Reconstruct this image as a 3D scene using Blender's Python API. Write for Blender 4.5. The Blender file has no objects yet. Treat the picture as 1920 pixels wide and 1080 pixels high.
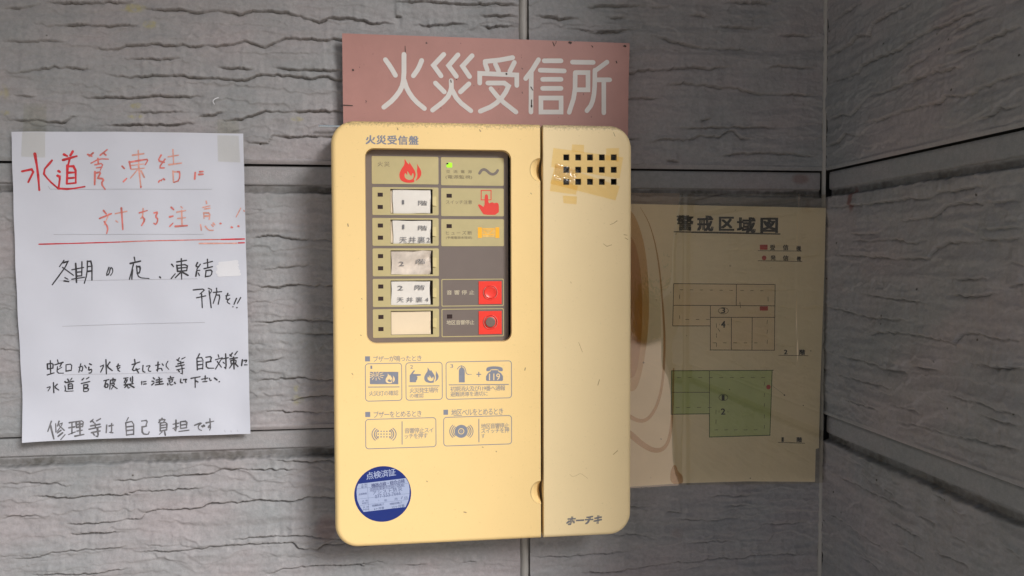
import bpy, bmesh, math, random
import numpy as np
from mathutils import Vector, Matrix

scene = bpy.context.scene
random.seed(4)
rng = np.random.default_rng(11)

# ------------------------------------------------------------------ camera
F = 1440.0            # focal length in pixels of a 1920 px wide picture
D = 0.78              # metres from lens to wall
ydir = Vector((778-960, -(491-540), -F)).normalized()
xdir = Vector((12300-960, -(455-540), -F))
xdir = (xdir - ydir*xdir.dot(ydir)).normalized()
zdir = xdir.cross(ydir)
ROT = Matrix((xdir, ydir, zdir))          # camera space -> world
CAM = Vector((0, -D, 0))
cd = bpy.data.cameras.new('camera')
cam = bpy.data.objects.new('camera', cd)
scene.collection.objects.link(cam)
m4 = ROT.to_4x4(); m4.translation = CAM
cam.matrix_world = m4
cd.lens = F/1920*36; cd.sensor_width = 36
cd.clip_start = 0.02; cd.clip_end = 500
scene.camera = cam

# ------------------------------------------------------------------ light
SUN_AZ = math.radians(36)     # from the wall's normal towards the right
SUN_EL = math.radians(30)
world = bpy.data.worlds.new('World'); scene.world = world
world.use_nodes = True
wn = world.node_tree; wn.nodes.clear()
sky = wn.nodes.new('ShaderNodeTexSky'); sky.sky_type = 'NISHITA'; sky.sun_disc = False
sky.sun_elevation = SUN_EL
sky.sun_rotation = math.pi - SUN_AZ
sky.air_density = 1.0; sky.dust_density = 2.0; sky.ozone_density = 1.0
bg = wn.nodes.new('ShaderNodeBackground'); bg.inputs[1].default_value = 0.05
wo = wn.nodes.new('ShaderNodeOutputWorld')
wn.links.new(sky.outputs[0], bg.inputs[0]); wn.links.new(bg.outputs[0], wo.inputs[0])
sd = bpy.data.lights.new('sun', 'SUN'); sd.energy = 2.0; sd.angle = math.radians(19); sd.color = (1.0, 0.985, 0.975)
sun = bpy.data.objects.new('sun', sd); scene.collection.objects.link(sun)
sv = Vector((math.sin(SUN_AZ)*math.cos(SUN_EL), -math.cos(SUN_AZ)*math.cos(SUN_EL), math.sin(SUN_EL)))
sun.rotation_euler = sv.to_track_quat('Z', 'Y').to_euler(); sun.location = sv*3
scene.view_settings.view_transform = 'Standard'; scene.view_settings.look = 'None'
scene.view_settings.gamma = 1; scene.view_settings.exposure = 0.90
scene.view_settings.use_curve_mapping = False
scene.cycles.max_bounces = 8; scene.cycles.transparent_max_bounces = 12
scene.cycles.use_denoising = True

# ------------------------------------------------------------------ measuring
def P(px, py, d=0.0):
    """photo pixel -> point on the plane parallel to the front wall, d metres in front of it"""
    v = ROT @ Vector((px-960, -(py-540), -F))
    t = (D-d)/v.y
    return CAM + v*t
XC = P(1544, 480).x               # the inner corner
def PR(px, py):
    """photo pixel -> point on the right wall plane"""
    v = ROT @ Vector((px-960, -(py-540), -F))
    return CAM + v*(XC/v.x)

# ------------------------------------------------------------------ helpers
C = scene.collection
WL = {}
def tag(o, label=None, cat=None, group=None, kind=None):
    if label: o['label'] = label
    if cat: o['category'] = cat
    if group: o['group'] = group
    if kind: o['kind'] = kind
    return o
def empty(name, loc, label, cat, group=None):
    o = bpy.data.objects.new(name, None); C.objects.link(o); o.location = loc
    o.empty_display_size = 0.05
    WL[o] = Vector(loc)
    return tag(o, label, cat, group)
def obj(name, verts, faces, mat, parent=None, smooth=False, label=None, mats=None, midx=None):
    n = len(verts)
    co = np.array([tuple(v) for v in verts], dtype=np.float64).reshape(n, 3)
    c = (co.max(0)+co.min(0))/2
    me = bpy.data.meshes.new(name)
    me.from_pydata([tuple(v) for v in (co-c)], [], faces)
    me.materials.append(mat)
    if mats:
        for m in mats: me.materials.append(m)
    if midx is not None: me.polygons.foreach_set('material_index', midx)
    if smooth is True: me.polygons.foreach_set('use_smooth', [True]*len(me.polygons))
    elif smooth: me.polygons.foreach_set('use_smooth', smooth)
    me.update()
    o = bpy.data.objects.new(name, me); C.objects.link(o)
    cw = Vector(c)
    WL[o] = cw
    if parent is not None:
        o.parent = parent; o.location = cw-WL[parent]
    else: o.location = cw
    if label: o['label'] = label
    return o
def gridmesh(name, X, Y, Z, mat, parent=None, color=None, smooth=True, flip=False):
    """arrays of equal shape (rows, cols) -> one mesh"""
    h, w = X.shape
    co = np.stack([X, Y, Z], -1).reshape(-1, 3)
    c = (co.max(0)+co.min(0))/2
    co = co-c
    i = np.arange(h*w).reshape(h, w)
    q = np.stack([i[:-1,:-1], i[:-1,1:], i[1:,1:], i[1:,:-1]], -1).reshape(-1, 4)
    if flip: q = q[:, ::-1]
    me = bpy.data.meshes.new(name)
    me.vertices.add(len(co)); me.vertices.foreach_set('co', co.astype(np.float32).ravel())
    me.loops.add(q.size); me.loops.foreach_set('vertex_index', q.astype(np.int32).ravel())
    me.polygons.add(len(q)); me.polygons.foreach_set('loop_start', np.arange(0, q.size, 4, dtype=np.int32))
    me.polygons.foreach_set('use_smooth', np.full(len(q), smooth))
    me.update(calc_edges=True)
    if color is not None:
        a = me.color_attributes.new('stain', 'FLOAT_COLOR', 'POINT')
        cc = np.concatenate([color.reshape(-1, 3), np.ones((h*w, 1))], 1)
        a.data.foreach_set('color', cc.astype(np.float32).ravel())
    me.materials.append(mat)
    o = bpy.data.objects.new(name, me); C.objects.link(o)
    WL[o] = Vector(c)
    if parent is not None: o.parent = parent; o.location = Vector(c)-WL[parent]
    else: o.location = c
    return o
def boxvf(x0, x1, y0, y1, z0, z1):
    v = [(x0,y0,z0),(x1,y0,z0),(x1,y1,z0),(x0,y1,z0),(x0,y0,z1),(x1,y0,z1),(x1,y1,z1),(x0,y1,z1)]
    f = [(0,1,5,4),(1,2,6,5),(2,3,7,6),(3,0,4,7),(4,5,6,7),(3,2,1,0)]
    return v, f
def box(name, x0, x1, y0, y1, z0, z1, mat, parent=None, label=None, bev=0.0):
    v, f = boxvf(x0, x1, y0, y1, z0, z1)
    if bev:
        bm = bmesh.new(); vs = [bm.verts.new(p) for p in v]
        for q in f: bm.faces.new([vs[i] for i in q])
        bmesh.ops.bevel(bm, geom=bm.edges[:], offset=bev, segments=2, affect='EDGES', profile=0.6)
        v = [x.co.copy() for x in bm.verts]; bm.verts.index_update()
        f = [[x.index for x in q.verts] for q in bm.faces]; bm.free()
    return obj(name, v, f, mat, parent, label=label)
def prism(name, poly, y, th, mat, parent=None, holes=(), label=None, sides=True, surf=None):
    """plate lying parallel to the wall: poly = [(x,z)], front at y=-y, thickness th behind it"""
    bm = bmesh.new(); loops = []
    for lp in [poly]+list(holes):
        vs = [bm.verts.new((a, -y, b)) for a, b in lp]
        es = [bm.edges.new((vs[i], vs[(i+1) % len(vs)])) for i in range(len(vs))]
        loops.append((vs, es))
    bmesh.ops.triangle_fill(bm, use_beauty=True, use_dissolve=False, edges=[e for l in loops for e in l[1]], normal=(0, -1, 0))
    if sides:
        for vs, es in loops:
            bk = [bm.verts.new((v.co.x, v.co.y+th, v.co.z)) for v in vs]
            for i in range(len(vs)):
                j = (i+1) % len(vs)
                bm.faces.new((vs[i], vs[j], bk[j], bk[i]))
    bm.verts.index_update()
    v = [x.co.copy() for x in bm.verts]; f = [[x.index for x in q.verts] for q in bm.faces]
    bm.free()
    if surf: v = [Vector((p.x, surf(p.x, p.z)+(p.y+y), p.z)) for p in v]
    return obj(name, v, f, mat, parent, label=label)
def rrect(x0, z0, x1, z1, r, n=6, rx=None):
    """rounded rectangle, radii r = (tl,tr,br,bl) or one number"""
    rs = r if isinstance(r, (tuple, list)) else (r,)*4
    out = []
    for (cx, cz, a0, rr) in ((x0, z1, 180, rs[0]), (x1, z1, 90, rs[1]), (x1, z0, 0, rs[2]), (x0, z0, -90, rs[3])):
        sx = 1 if cx == x0 else -1; sz = 1 if cz == z0 else -1
        for k in range(n+1):
            a = math.radians(a0-90*k/n)
            out.append((cx+sx*rr+rr*math.cos(a), cz+sz*rr+rr*math.sin(a)))
    return out
def pxpoly(pts, d, off=(0, 0), sc=1.0):
    return [(lambda q: (q.x, q.z))(P(off[0]+a/sc, off[1]+b/sc, d)) for a, b in pts]
def smoothpoly(pts, closed=True, it=2):
    """corner cutting"""
    for _ in range(it):
        o = []
        n = len(pts)
        rngk = range(n) if closed else range(n-1)
        for i in rngk:
            a = pts[i]; b = pts[(i+1) % n]
            o.append((a[0]*.75+b[0]*.25, a[1]*.75+b[1]*.25)); o.append((a[0]*.25+b[0]*.75, a[1]*.25+b[1]*.75))
        if not closed: o = [pts[0]]+o+[pts[-1]]
        pts = o
    return pts

class Strokes:
    """flat ribbons with round ends, each laid a hair above the one before"""
    def __init__(s, d, off=(0, 0), sc=1.0, surf=None, step=8e-6):
        s.v = []; s.f = []; s.d = d; s.off = off; s.sc = sc; s.n = 0; s.surf = surf; s.step = step
    def put(s, pts, w, taper=0.0, closed=False, metric=False, round_=True, it=0, jit=0.0):
        if metric: q = [Vector((a, b)) for a, b in pts]; hw = w/2
        else:
            q = [Vector(p) for p in pxpoly(pts, s.d, s.off, s.sc)]; hw = w/s.sc/F*(D-s.d)/2
        if it: q = [Vector(p) for p in smoothpoly([tuple(p) for p in q], False, it)]
        if len(q) == 1: q = [q[0]-Vector((hw*.3, 0)), q[0]+Vector((hw*.3, 0))]
        if s.surf:
            o = [q[0]]
            for a, b in zip(q[:-1], q[1:]):
                k = max(1, int((b-a).length/0.006))
                for i in range(1, k+1): o.append(a.lerp(b, i/k))
            q = o
        if closed: q = q+[q[0], ]
        n = len(q); L = []; R = []
        for i in range(n):
            if closed:
                a = q[(i-1) % (n-1)]; b = q[(i+1) % (n-1)]
                if i == n-1: a = q[n-2]; b = q[1]
            else: a = q[max(i-1, 0)]; b = q[min(i+1, n-1)]
            t1 = (q[i]-a); t2 = (b-q[i])
            t1 = t1.normalized() if t1.length > 1e-9 else t2.normalized()
            t2 = t2.normalized() if t2.length > 1e-9 else t1
            t = (t1+t2)
            t = t.normalized() if t.length > 1e-6 else t1
            nn = Vector((-t.y, t.x)); k = max(0.5, nn.dot(Vector((-t1.y, t1.x))))
            ww = hw*(1-taper*i/(n-1))*(1+jit*(random.random()-.5))
            L.append(q[i]+nn*ww/k); R.append(q[i]-nn*ww/k)
        ring = L[:]
        if round_ and not closed:
            def cap(c, l, steps=5):
                o = []; r = l-c
                for k in range(1, steps):
                    a = -math.pi*k/steps
                    o.append(c+Vector((r.x*math.cos(a)-r.y*math.sin(a), r.x*math.sin(a)+r.y*math.cos(a))))
                return o
            capE = cap(q[-1], L[-1]); capS = cap(q[0], R[0])
        else: capE = capS = []
        y = s.d+s.n*s.step; s.n += 1
        b0 = len(s.v)
        def add(p):
            yy = -y if not s.surf else s.surf(p.x, p.y)-s.d*0-s.n*s.step-0.0002
            s.v.append((p.x, yy, p.y)); return len(s.v)-1
        li = [add(p) for p in L]; ri = [add(p) for p in R]
        for i in range(n-1): s.f.append((ri[i], ri[i+1], li[i+1], li[i]))
        if capE:
            s.f.append([li[-1]]+[add(p) for p in capE]+[ri[-1]])
            s.f.append([ri[0]]+[add(p) for p in capS]+[li[0]])
    def build(s, name, mat, parent, label=None):
        o = obj(name, s.v, s.f, mat, parent, label=label)
        return tag(o, kind='stuff') if parent is not None and s.n > 1 else o

def text_mesh(txt, k=1.0, bold=0.0, shear=0.0, res=2):
    cu = bpy.data.curves.new('t', 'FONT'); cu.body = txt; cu.resolution_u = res
    cu.space_character = k; cu.offset = bold; cu.shear = shear; cu.fill_mode = 'FRONT'
    o = bpy.data.objects.new('t', cu)
    me = o.to_mesh()
    v = [tuple(p.co)[:2] for p in me.vertices]; f = [tuple(p.vertices) for p in me.polygons]
    o.to_mesh_clear(); bpy.data.objects.remove(o); bpy.data.curves.remove(cu)
    return v, f
class Texts:
    def __init__(s, d): s.v = []; s.f = []; s.d = d; s.n = 0
    def put(s, txt, x0, y0, x1, y1, bold=0.0, shear=0.0, rot=0.0, k=None, metric=False, surf=None):
        if not metric:
            a = P(x0, y0, s.d); b = P(x1, y1, s.d)
            X0, Z1, X1, Z0 = a.x, a.z, b.x, b.z
        else: X0, Z1, X1, Z0 = x0, y0, x1, y1
        W = X1-X0; H = Z1-Z0
        if k is None:
            k = 1.0
            if len(txt) > 1 and ord(txt[0]) > 0x2000: k = min(3.0, max(0.8, ((W/H*0.93)-1)/(len(txt)-1)))
        v, f = text_mesh(txt, k, 0, shear)
        if not v: return
        a = np.array(v); mn = a.min(0); mx = a.max(0); sz = np.maximum(mx-mn, 1e-6)
        u = (a-mn)/sz
        xx = (u[:, 0]-.5)*W; zz = (u[:, 1]-.5)*H
        if rot:
            c, sn = math.cos(rot), math.sin(rot); xx, zz = xx*c-zz*sn, xx*sn+zz*c
        e = bold*H
        for ox, oz in ([(0, 0)] if bold < .004 else [(-e, -e*.6), (e, -e*.6), (-e, e*.6), (e, e*.6)]):
            b0 = len(s.v); y = -(s.d+s.n*4e-6); s.n += 1
            for p, q in zip(xx+(X0+X1)/2+ox, zz+(Z0+Z1)/2+oz):
                s.v.append((p, y if not surf else surf(p, q)-.0002, q))
            s.f += [tuple(b0+i for i in g) for g in f]
    def build(s, name, mat, parent, label=None):
        return tag(obj(name, s.v, s.f, mat, parent, label=label), kind='stuff')

# ------------------------------------------------------------------ materials
def lin(r, g, b):
    f = lambda c: (c/255/12.92) if c/255 <= .04045 else ((c/255+.055)/1.055)**2.4
    return (f(r), f(g), f(b), 1)
def newmat(name):
    m = bpy.data.materials.new(name); m.use_nodes = True
    nt = m.node_tree; b = nt.nodes['Principled BSDF']
    return m, nt, b
def N(nt, t, **kw):
    n = nt.nodes.new(t)
    for k, v in kw.items():
        if k.startswith('_'): setattr(n, k[1:], v)
        else: n.inputs[k.replace('__', ' ')].default_value = v
    return n
def mat(name, col, rough=0.6, var=0.06, scale=40, bump=0.0, bscale=600, spec=0.5, spots=0.0, spotcol=(.03,.025,.02,1), emit=None, metal=0.0, stretch=(1,1,1), vscale2=None):
    m, nt, b = newmat(name)
    tc = N(nt, 'ShaderNodeTexCoord')
    mp = N(nt, 'ShaderNodeMapping'); mp.inputs['Scale'].default_value = stretch
    nt.links.new(tc.outputs['Object'], mp.inputs[0])
    no = N(nt, 'ShaderNodeTexNoise', Scale=scale, Detail=6.0, Roughness=.6)
    nt.links.new(mp.outputs[0], no.inputs['Vector'])
    mr = N(nt, 'ShaderNodeMapRange'); mr.inputs[1].default_value = .25; mr.inputs[2].default_value = .75
    mr.inputs[3].default_value = 1-var; mr.inputs[4].default_value = 1+var
    nt.links.new(no.outputs[0], mr.inputs[0])
    mx = N(nt, 'ShaderNodeMix', _data_type='RGBA', _blend_type='MULTIPLY'); mx.inputs[0].default_value = 1
    mx.inputs[6].default_value = col if len(col) == 4 else (*col, 1)
    nt.links.new(mr.outputs[0], mx.inputs[7])
    out = mx.outputs[2]
    if spots:
        n2 = N(nt, 'ShaderNodeTexNoise', Scale=spots if spots > 1 else 300, Detail=3.0, Roughness=.6)
        nt.links.new(mp.outputs[0], n2.inputs['Vector'])
        r2 = N(nt, 'ShaderNodeMapRange'); r2.inputs[1].default_value = .70; r2.inputs[2].default_value = .76
        nt.links.new(n2.outputs[0], r2.inputs[0])
        m2 = N(nt, 'ShaderNodeMix', _data_type='RGBA'); m2.inputs[7].default_value = spotcol
        nt.links.new(r2.outputs[0], m2.inputs[0]); nt.links.new(out, m2.inputs[6]); out = m2.outputs[2]
    nt.links.new(out, b.inputs['Base Color'])
    b.inputs['Roughness'].default_value = rough; b.inputs['Metallic'].default_value = metal
    b.inputs['Specular IOR Level'].default_value = spec
    if bump:
        n3 = N(nt, 'ShaderNodeTexNoise', Scale=bscale, Detail=4.0); nt.links.new(mp.outputs[0], n3.inputs['Vector'])
        bp = N(nt, 'ShaderNodeBump', Strength=1.0, Distance=bump)
        nt.links.new(n3.outputs[0], bp.inputs['Height']); nt.links.new(bp.outputs[0], b.inputs['Normal'])
    if emit:
        b.inputs['Emission Color'].default_value = emit[0]; b.inputs['Emission Strength'].default_value = emit[1]
    return m
def siding_mat():
    m, nt, b = newmat('grey split-slate siding')
    tc = N(nt, 'ShaderNodeTexCoord'); L = nt.links.new
    mp = N(nt, 'ShaderNodeMapping'); mp.inputs['Scale'].default_value = (1, 1, 1.6); L(tc.outputs['Object'], mp.inputs[0])
    n1 = N(nt, 'ShaderNodeTexNoise', Scale=7.0, Detail=5.0, Roughness=.6); L(mp.outputs[0], n1.inputs['Vector'])
    cr = N(nt, 'ShaderNodeValToRGB'); L(n1.outputs[0], cr.inputs[0])
    e = cr.color_ramp.elements
    e[0].position = .36; e[0].color = (0.232, 0.242, 0.250, 1)
    e[1].position = .64; e[1].color = (0.285, 0.264, 0.272, 1)
    x = e.new(.5); x.color = (0.260, 0.256, 0.264, 1)
    n2 = N(nt, 'ShaderNodeTexNoise', Scale=260.0, Detail=5.0, Roughness=.7); L(tc.outputs['Object'], n2.inputs['Vector'])
    mr = N(nt, 'ShaderNodeMapRange'); mr.inputs[1].default_value = .25; mr.inputs[2].default_value = .75; mr.inputs[3].default_value = .86; mr.inputs[4].default_value = 1.16
    L(n2.outputs[0], mr.inputs[0])
    mx = N(nt, 'ShaderNodeMix', _data_type='RGBA', _blend_type='MULTIPLY'); mx.inputs[0].default_value = 1
    L(cr.outputs[0], mx.inputs[6]); L(mr.outputs[0], mx.inputs[7])
    # dark pin-prick specks
    n3 = N(nt, 'ShaderNodeTexVoronoi', Scale=42.0); L(tc.outputs['Object'], n3.inputs['Vector'])
    r3 = N(nt, 'ShaderNodeMapRange'); r3.inputs[1].default_value = .035; r3.inputs[2].default_value = .06; r3.inputs[3].default_value = 1; r3.inputs[4].default_value = 0
    L(n3.outputs['Distance'], r3.inputs[0])
    sep = N(nt, 'ShaderNodeSeparateColor'); L(n3.outputs['Color'], sep.inputs[0])
    gt = N(nt, 'ShaderNodeMath', _operation='GREATER_THAN'); gt.inputs[1].default_value = .8; L(sep.outputs[0], gt.inputs[0])
    ml = N(nt, 'ShaderNodeMath', _operation='MULTIPLY'); L(r3.outputs[0], ml.inputs[0]); L(gt.outputs[0], ml.inputs[1])
    m3 = N(nt, 'ShaderNodeMix', _data_type='RGBA'); m3.inputs[7].default_value = (.06, .055, .05, 1)
    L(ml.outputs[0], m3.inputs[0]); L(mx.outputs[2], m3.inputs[6])
    at = N(nt, 'ShaderNodeVertexColor'); at.layer_name = 'stain'
    sp = N(nt, 'ShaderNodeSeparateColor'); L(at.outputs[0], sp.inputs[0])
    n4 = N(nt, 'ShaderNodeTexNoise', Scale=180.0, Detail=4.0); L(tc.outputs['Object'], n4.inputs['Vector'])
    r4 = N(nt, 'ShaderNodeMapRange'); r4.inputs[1].default_value = .38; r4.inputs[2].default_value = .62; L(n4.outputs[0], r4.inputs[0])
    f4 = N(nt, 'ShaderNodeMath', _operation='MULTIPLY'); L(sp.outputs[0], f4.inputs[0]); L(r4.outputs[0], f4.inputs[1])
    m4 = N(nt, 'ShaderNodeMix', _data_type='RGBA'); m4.inputs[7].default_value = (.30, .28, .15, 1)
    L(f4.outputs[0], m4.inputs[0]); L(m3.outputs[2], m4.inputs[6])
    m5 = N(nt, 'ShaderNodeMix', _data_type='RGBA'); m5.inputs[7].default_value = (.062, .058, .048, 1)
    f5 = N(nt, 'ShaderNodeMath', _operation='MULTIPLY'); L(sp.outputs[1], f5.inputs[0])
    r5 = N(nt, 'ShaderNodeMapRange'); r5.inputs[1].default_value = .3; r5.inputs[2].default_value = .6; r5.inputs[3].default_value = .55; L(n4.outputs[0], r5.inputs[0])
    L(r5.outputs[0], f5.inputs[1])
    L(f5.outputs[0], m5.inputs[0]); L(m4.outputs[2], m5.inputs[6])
    m6 = N(nt, 'ShaderNodeMix', _data_type='RGBA'); m6.inputs[7].default_value = (.14, .04, .03, 1)
    L(sp.outputs[2], m6.inputs[0]); L(m5.outputs[2], m6.inputs[6])
    L(m6.outputs[2], b.inputs['Base Color'])
    b.inputs['Roughness'].default_value = .62; b.inputs['Specular IOR Level'].default_value = .35
    n5 = N(nt, 'ShaderNodeTexNoise', Scale=420.0, Detail=5.0, Roughness=.65); L(tc.outputs['Object'], n5.inputs['Vector'])
    bp = N(nt, 'ShaderNodeBump', Strength=1.0, Distance=.00045); L(n5.outputs[0], bp.inputs['Height']); L(bp.outputs[0], b.inputs['Normal'])
    return m
M = {}
M['siding'] = siding_mat()
M['core'] = mat('dark sheathing', (.05, .05, .05), .9)
M['seal'] = mat('grey sealant', (.30, .29, .275), .5, .08, 60, .0002, 300)
M['concrete'] = mat('pale concrete', (.62, .56, .48), .9, .12, 3, .002, 60)
M['soffit'] = mat('porch ceiling board', (.42, .41, .38), .8, .05, 8)
M['plaster'] = mat('beige plaster', (.62, .50, .38), .9, .10, 4)
M['leaf'] = mat('hedge leaf', (.07, .13, .025), .6, .35, 30)
M['bark'] = mat('stem', (.08, .06, .04), .9)
M['paper'] = mat('white copy paper', (.51, .53, .60), .55, .025, 25, .00012, 90, .35)
M['red_ink'] = mat('red marker', (.50, .025, .035), .5, .45, 160)
M['red_faint'] = mat('dried red marker', (.56, .16, .14), .5, .45, 160)
M['pale_red'] = mat('nearly dry red marker', (.60, .30, .25), .5, .35, 160)
M['black_ink'] = mat('black marker', (.03, .03, .035), .5, .5, 160)
M['grey_ink'] = mat('dry black marker', (.12, .12, .13), .5, .6, 160)
M['rule'] = mat('thin printed rule', (.32, .32, .35), .6)
M['correct'] = mat('correction fluid', (.62, .63, .67), .5, .03, 60)
M['sign_red'] = mat('faded pink-red sign sheet', (.385, .198, .175), .45, .16, 9, .00008, 300, .5, 170, (.05, .03, .03, 1))
M['sign_white'] = mat('white sign lettering', (.58, .565, .55), .45, .04, 80)
def panel_mat(name, c1, dirt_top):
    m, nt, b = newmat(name); L = nt.links.new
    tc = N(nt, 'ShaderNodeTexCoord')
    n1 = N(nt, 'ShaderNodeTexNoise', Scale=9.0, Detail=5.0, Roughness=.6); L(tc.outputs['Object'], n1.inputs['Vector'])
    mr = N(nt, 'ShaderNodeMapRange'); mr.inputs[3].default_value = .93; mr.inputs[4].default_value = 1.06; L(n1.outputs[0], mr.inputs[0])
    mx = N(nt, 'ShaderNodeMix', _data_type='RGBA', _blend_type='MULTIPLY'); mx.inputs[0].default_value = 1; mx.inputs[6].default_value = c1
    L(mr.outputs[0], mx.inputs[7])
    # grime gathered along the top edge
    sp = N(nt, 'ShaderNodeSeparateXYZ'); L(tc.outputs['Object'], sp.inputs[0])
    r1 = N(nt, 'ShaderNodeMapRange', _interpolation_type='SMOOTHSTEP'); r1.inputs[1].default_value = dirt_top-.008; r1.inputs[2].default_value = dirt_top-.001; L(sp.outputs[2], r1.inputs[0])
    n2 = N(nt, 'ShaderNodeTexNoise', Scale=520.0, Detail=5.0, Roughness=.7); L(tc.outputs['Object'], n2.inputs['Vector'])
    ad = N(nt, 'ShaderNodeMath', _operation='ADD'); L(n2.outputs[0], ad.inputs[0])
    m1 = N(nt, 'ShaderNodeMath', _operation='MULTIPLY'); m1.inputs[1].default_value = .34; L(r1.outputs[0], m1.inputs[0]); L(m1.outputs[0], ad.inputs[1])
    r2 = N(nt, 'ShaderNodeMapRange'); r2.inputs[1].default_value = .62; r2.inputs[2].default_value = 1.0; L(ad.outputs[0], r2.inputs[0])
    m2 = N(nt, 'ShaderNodeMix', _data_type='RGBA'); m2.inputs[7].default_value = (.10, .085, .05, 1)
    f2 = N(nt, 'ShaderNodeMath', _operation='MULTIPLY'); f2.inputs[1].default_value = .8; L(r2.outputs[0], f2.inputs[0])
    L(f2.outputs[0], m2.inputs[0]); L(mx.outputs[2], m2.inputs[6])
    # a few faint rub marks
    n3 = N(nt, 'ShaderNodeTexVoronoi', Scale=30.0, _feature='DISTANCE_TO_EDGE'); 
    mp = N(nt, 'ShaderNodeMapping'); mp.inputs['Rotation'].default_value = (0, .5, 0); mp.inputs['Scale'].default_value = (1, 1, .25); L(tc.outputs['Object'], mp.inputs[0])
    nw = N(nt, 'ShaderNodeTexNoise', Scale=24.0, Detail=3.0); L(mp.outputs[0], nw.inputs['Vector'])
    r3 = N(nt, 'ShaderNodeMapRange'); r3.inputs[1].default_value = .72; r3.inputs[2].default_value = .78; r3.inputs[4].default_value = .25; L(nw.outputs[0], r3.inputs[0])
    m3 = N(nt, 'ShaderNodeMix', _data_type='RGBA'); m3.inputs[7].default_value = (c1[0]*.6, c1[1]*.6, c1[2]*.6, 1)
    L(r3.outputs[0], m3.inputs[0]); L(m2.outputs[2], m3.inputs[6])
    L(m3.outputs[2], b.inputs['Base Color'])
    b.inputs['Roughness'].default_value = .5; b.inputs['Specular IOR Level'].default_value = .4
    n4 = N(nt, 'ShaderNodeTexNoise', Scale=900.0, Detail=2.0); L(tc.outputs['Object'], n4.inputs['Vector'])
    bp = N(nt, 'ShaderNodeBump', Strength=1.0, Distance=.00003); L(n4.outputs[0], bp.inputs['Height']); L(bp.outputs[0], b.inputs['Normal'])
    return m

# ------------------------------------------------------------------ siding
def vnoise(x, z, sx, sz, seed):
    r = np.random.default_rng(seed)
    tab = r.random((256, 256))
    fx = x/sx; fz = z/sz
    ix = np.floor(fx).astype(int); iz = np.floor(fz).astype(int)
    tx = fx-ix; tz = fz-iz
    tx = tx*tx*(3-2*tx); tz = tz*tz*(3-2*tz)
    a = tab[ix & 255, iz & 255]; b = tab[(ix+1) & 255, iz & 255]
    c = tab[ix & 255, (iz+1) & 255]; d = tab[(ix+1) & 255, (iz+1) & 255]
    return (a*(1-tx)+b*tx)*(1-tz)+(c*(1-tx)+d*tx)*tz-.5
def n1(x, s, seed): return vnoise(x, np.zeros_like(x), s, 1.0, seed)

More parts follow.
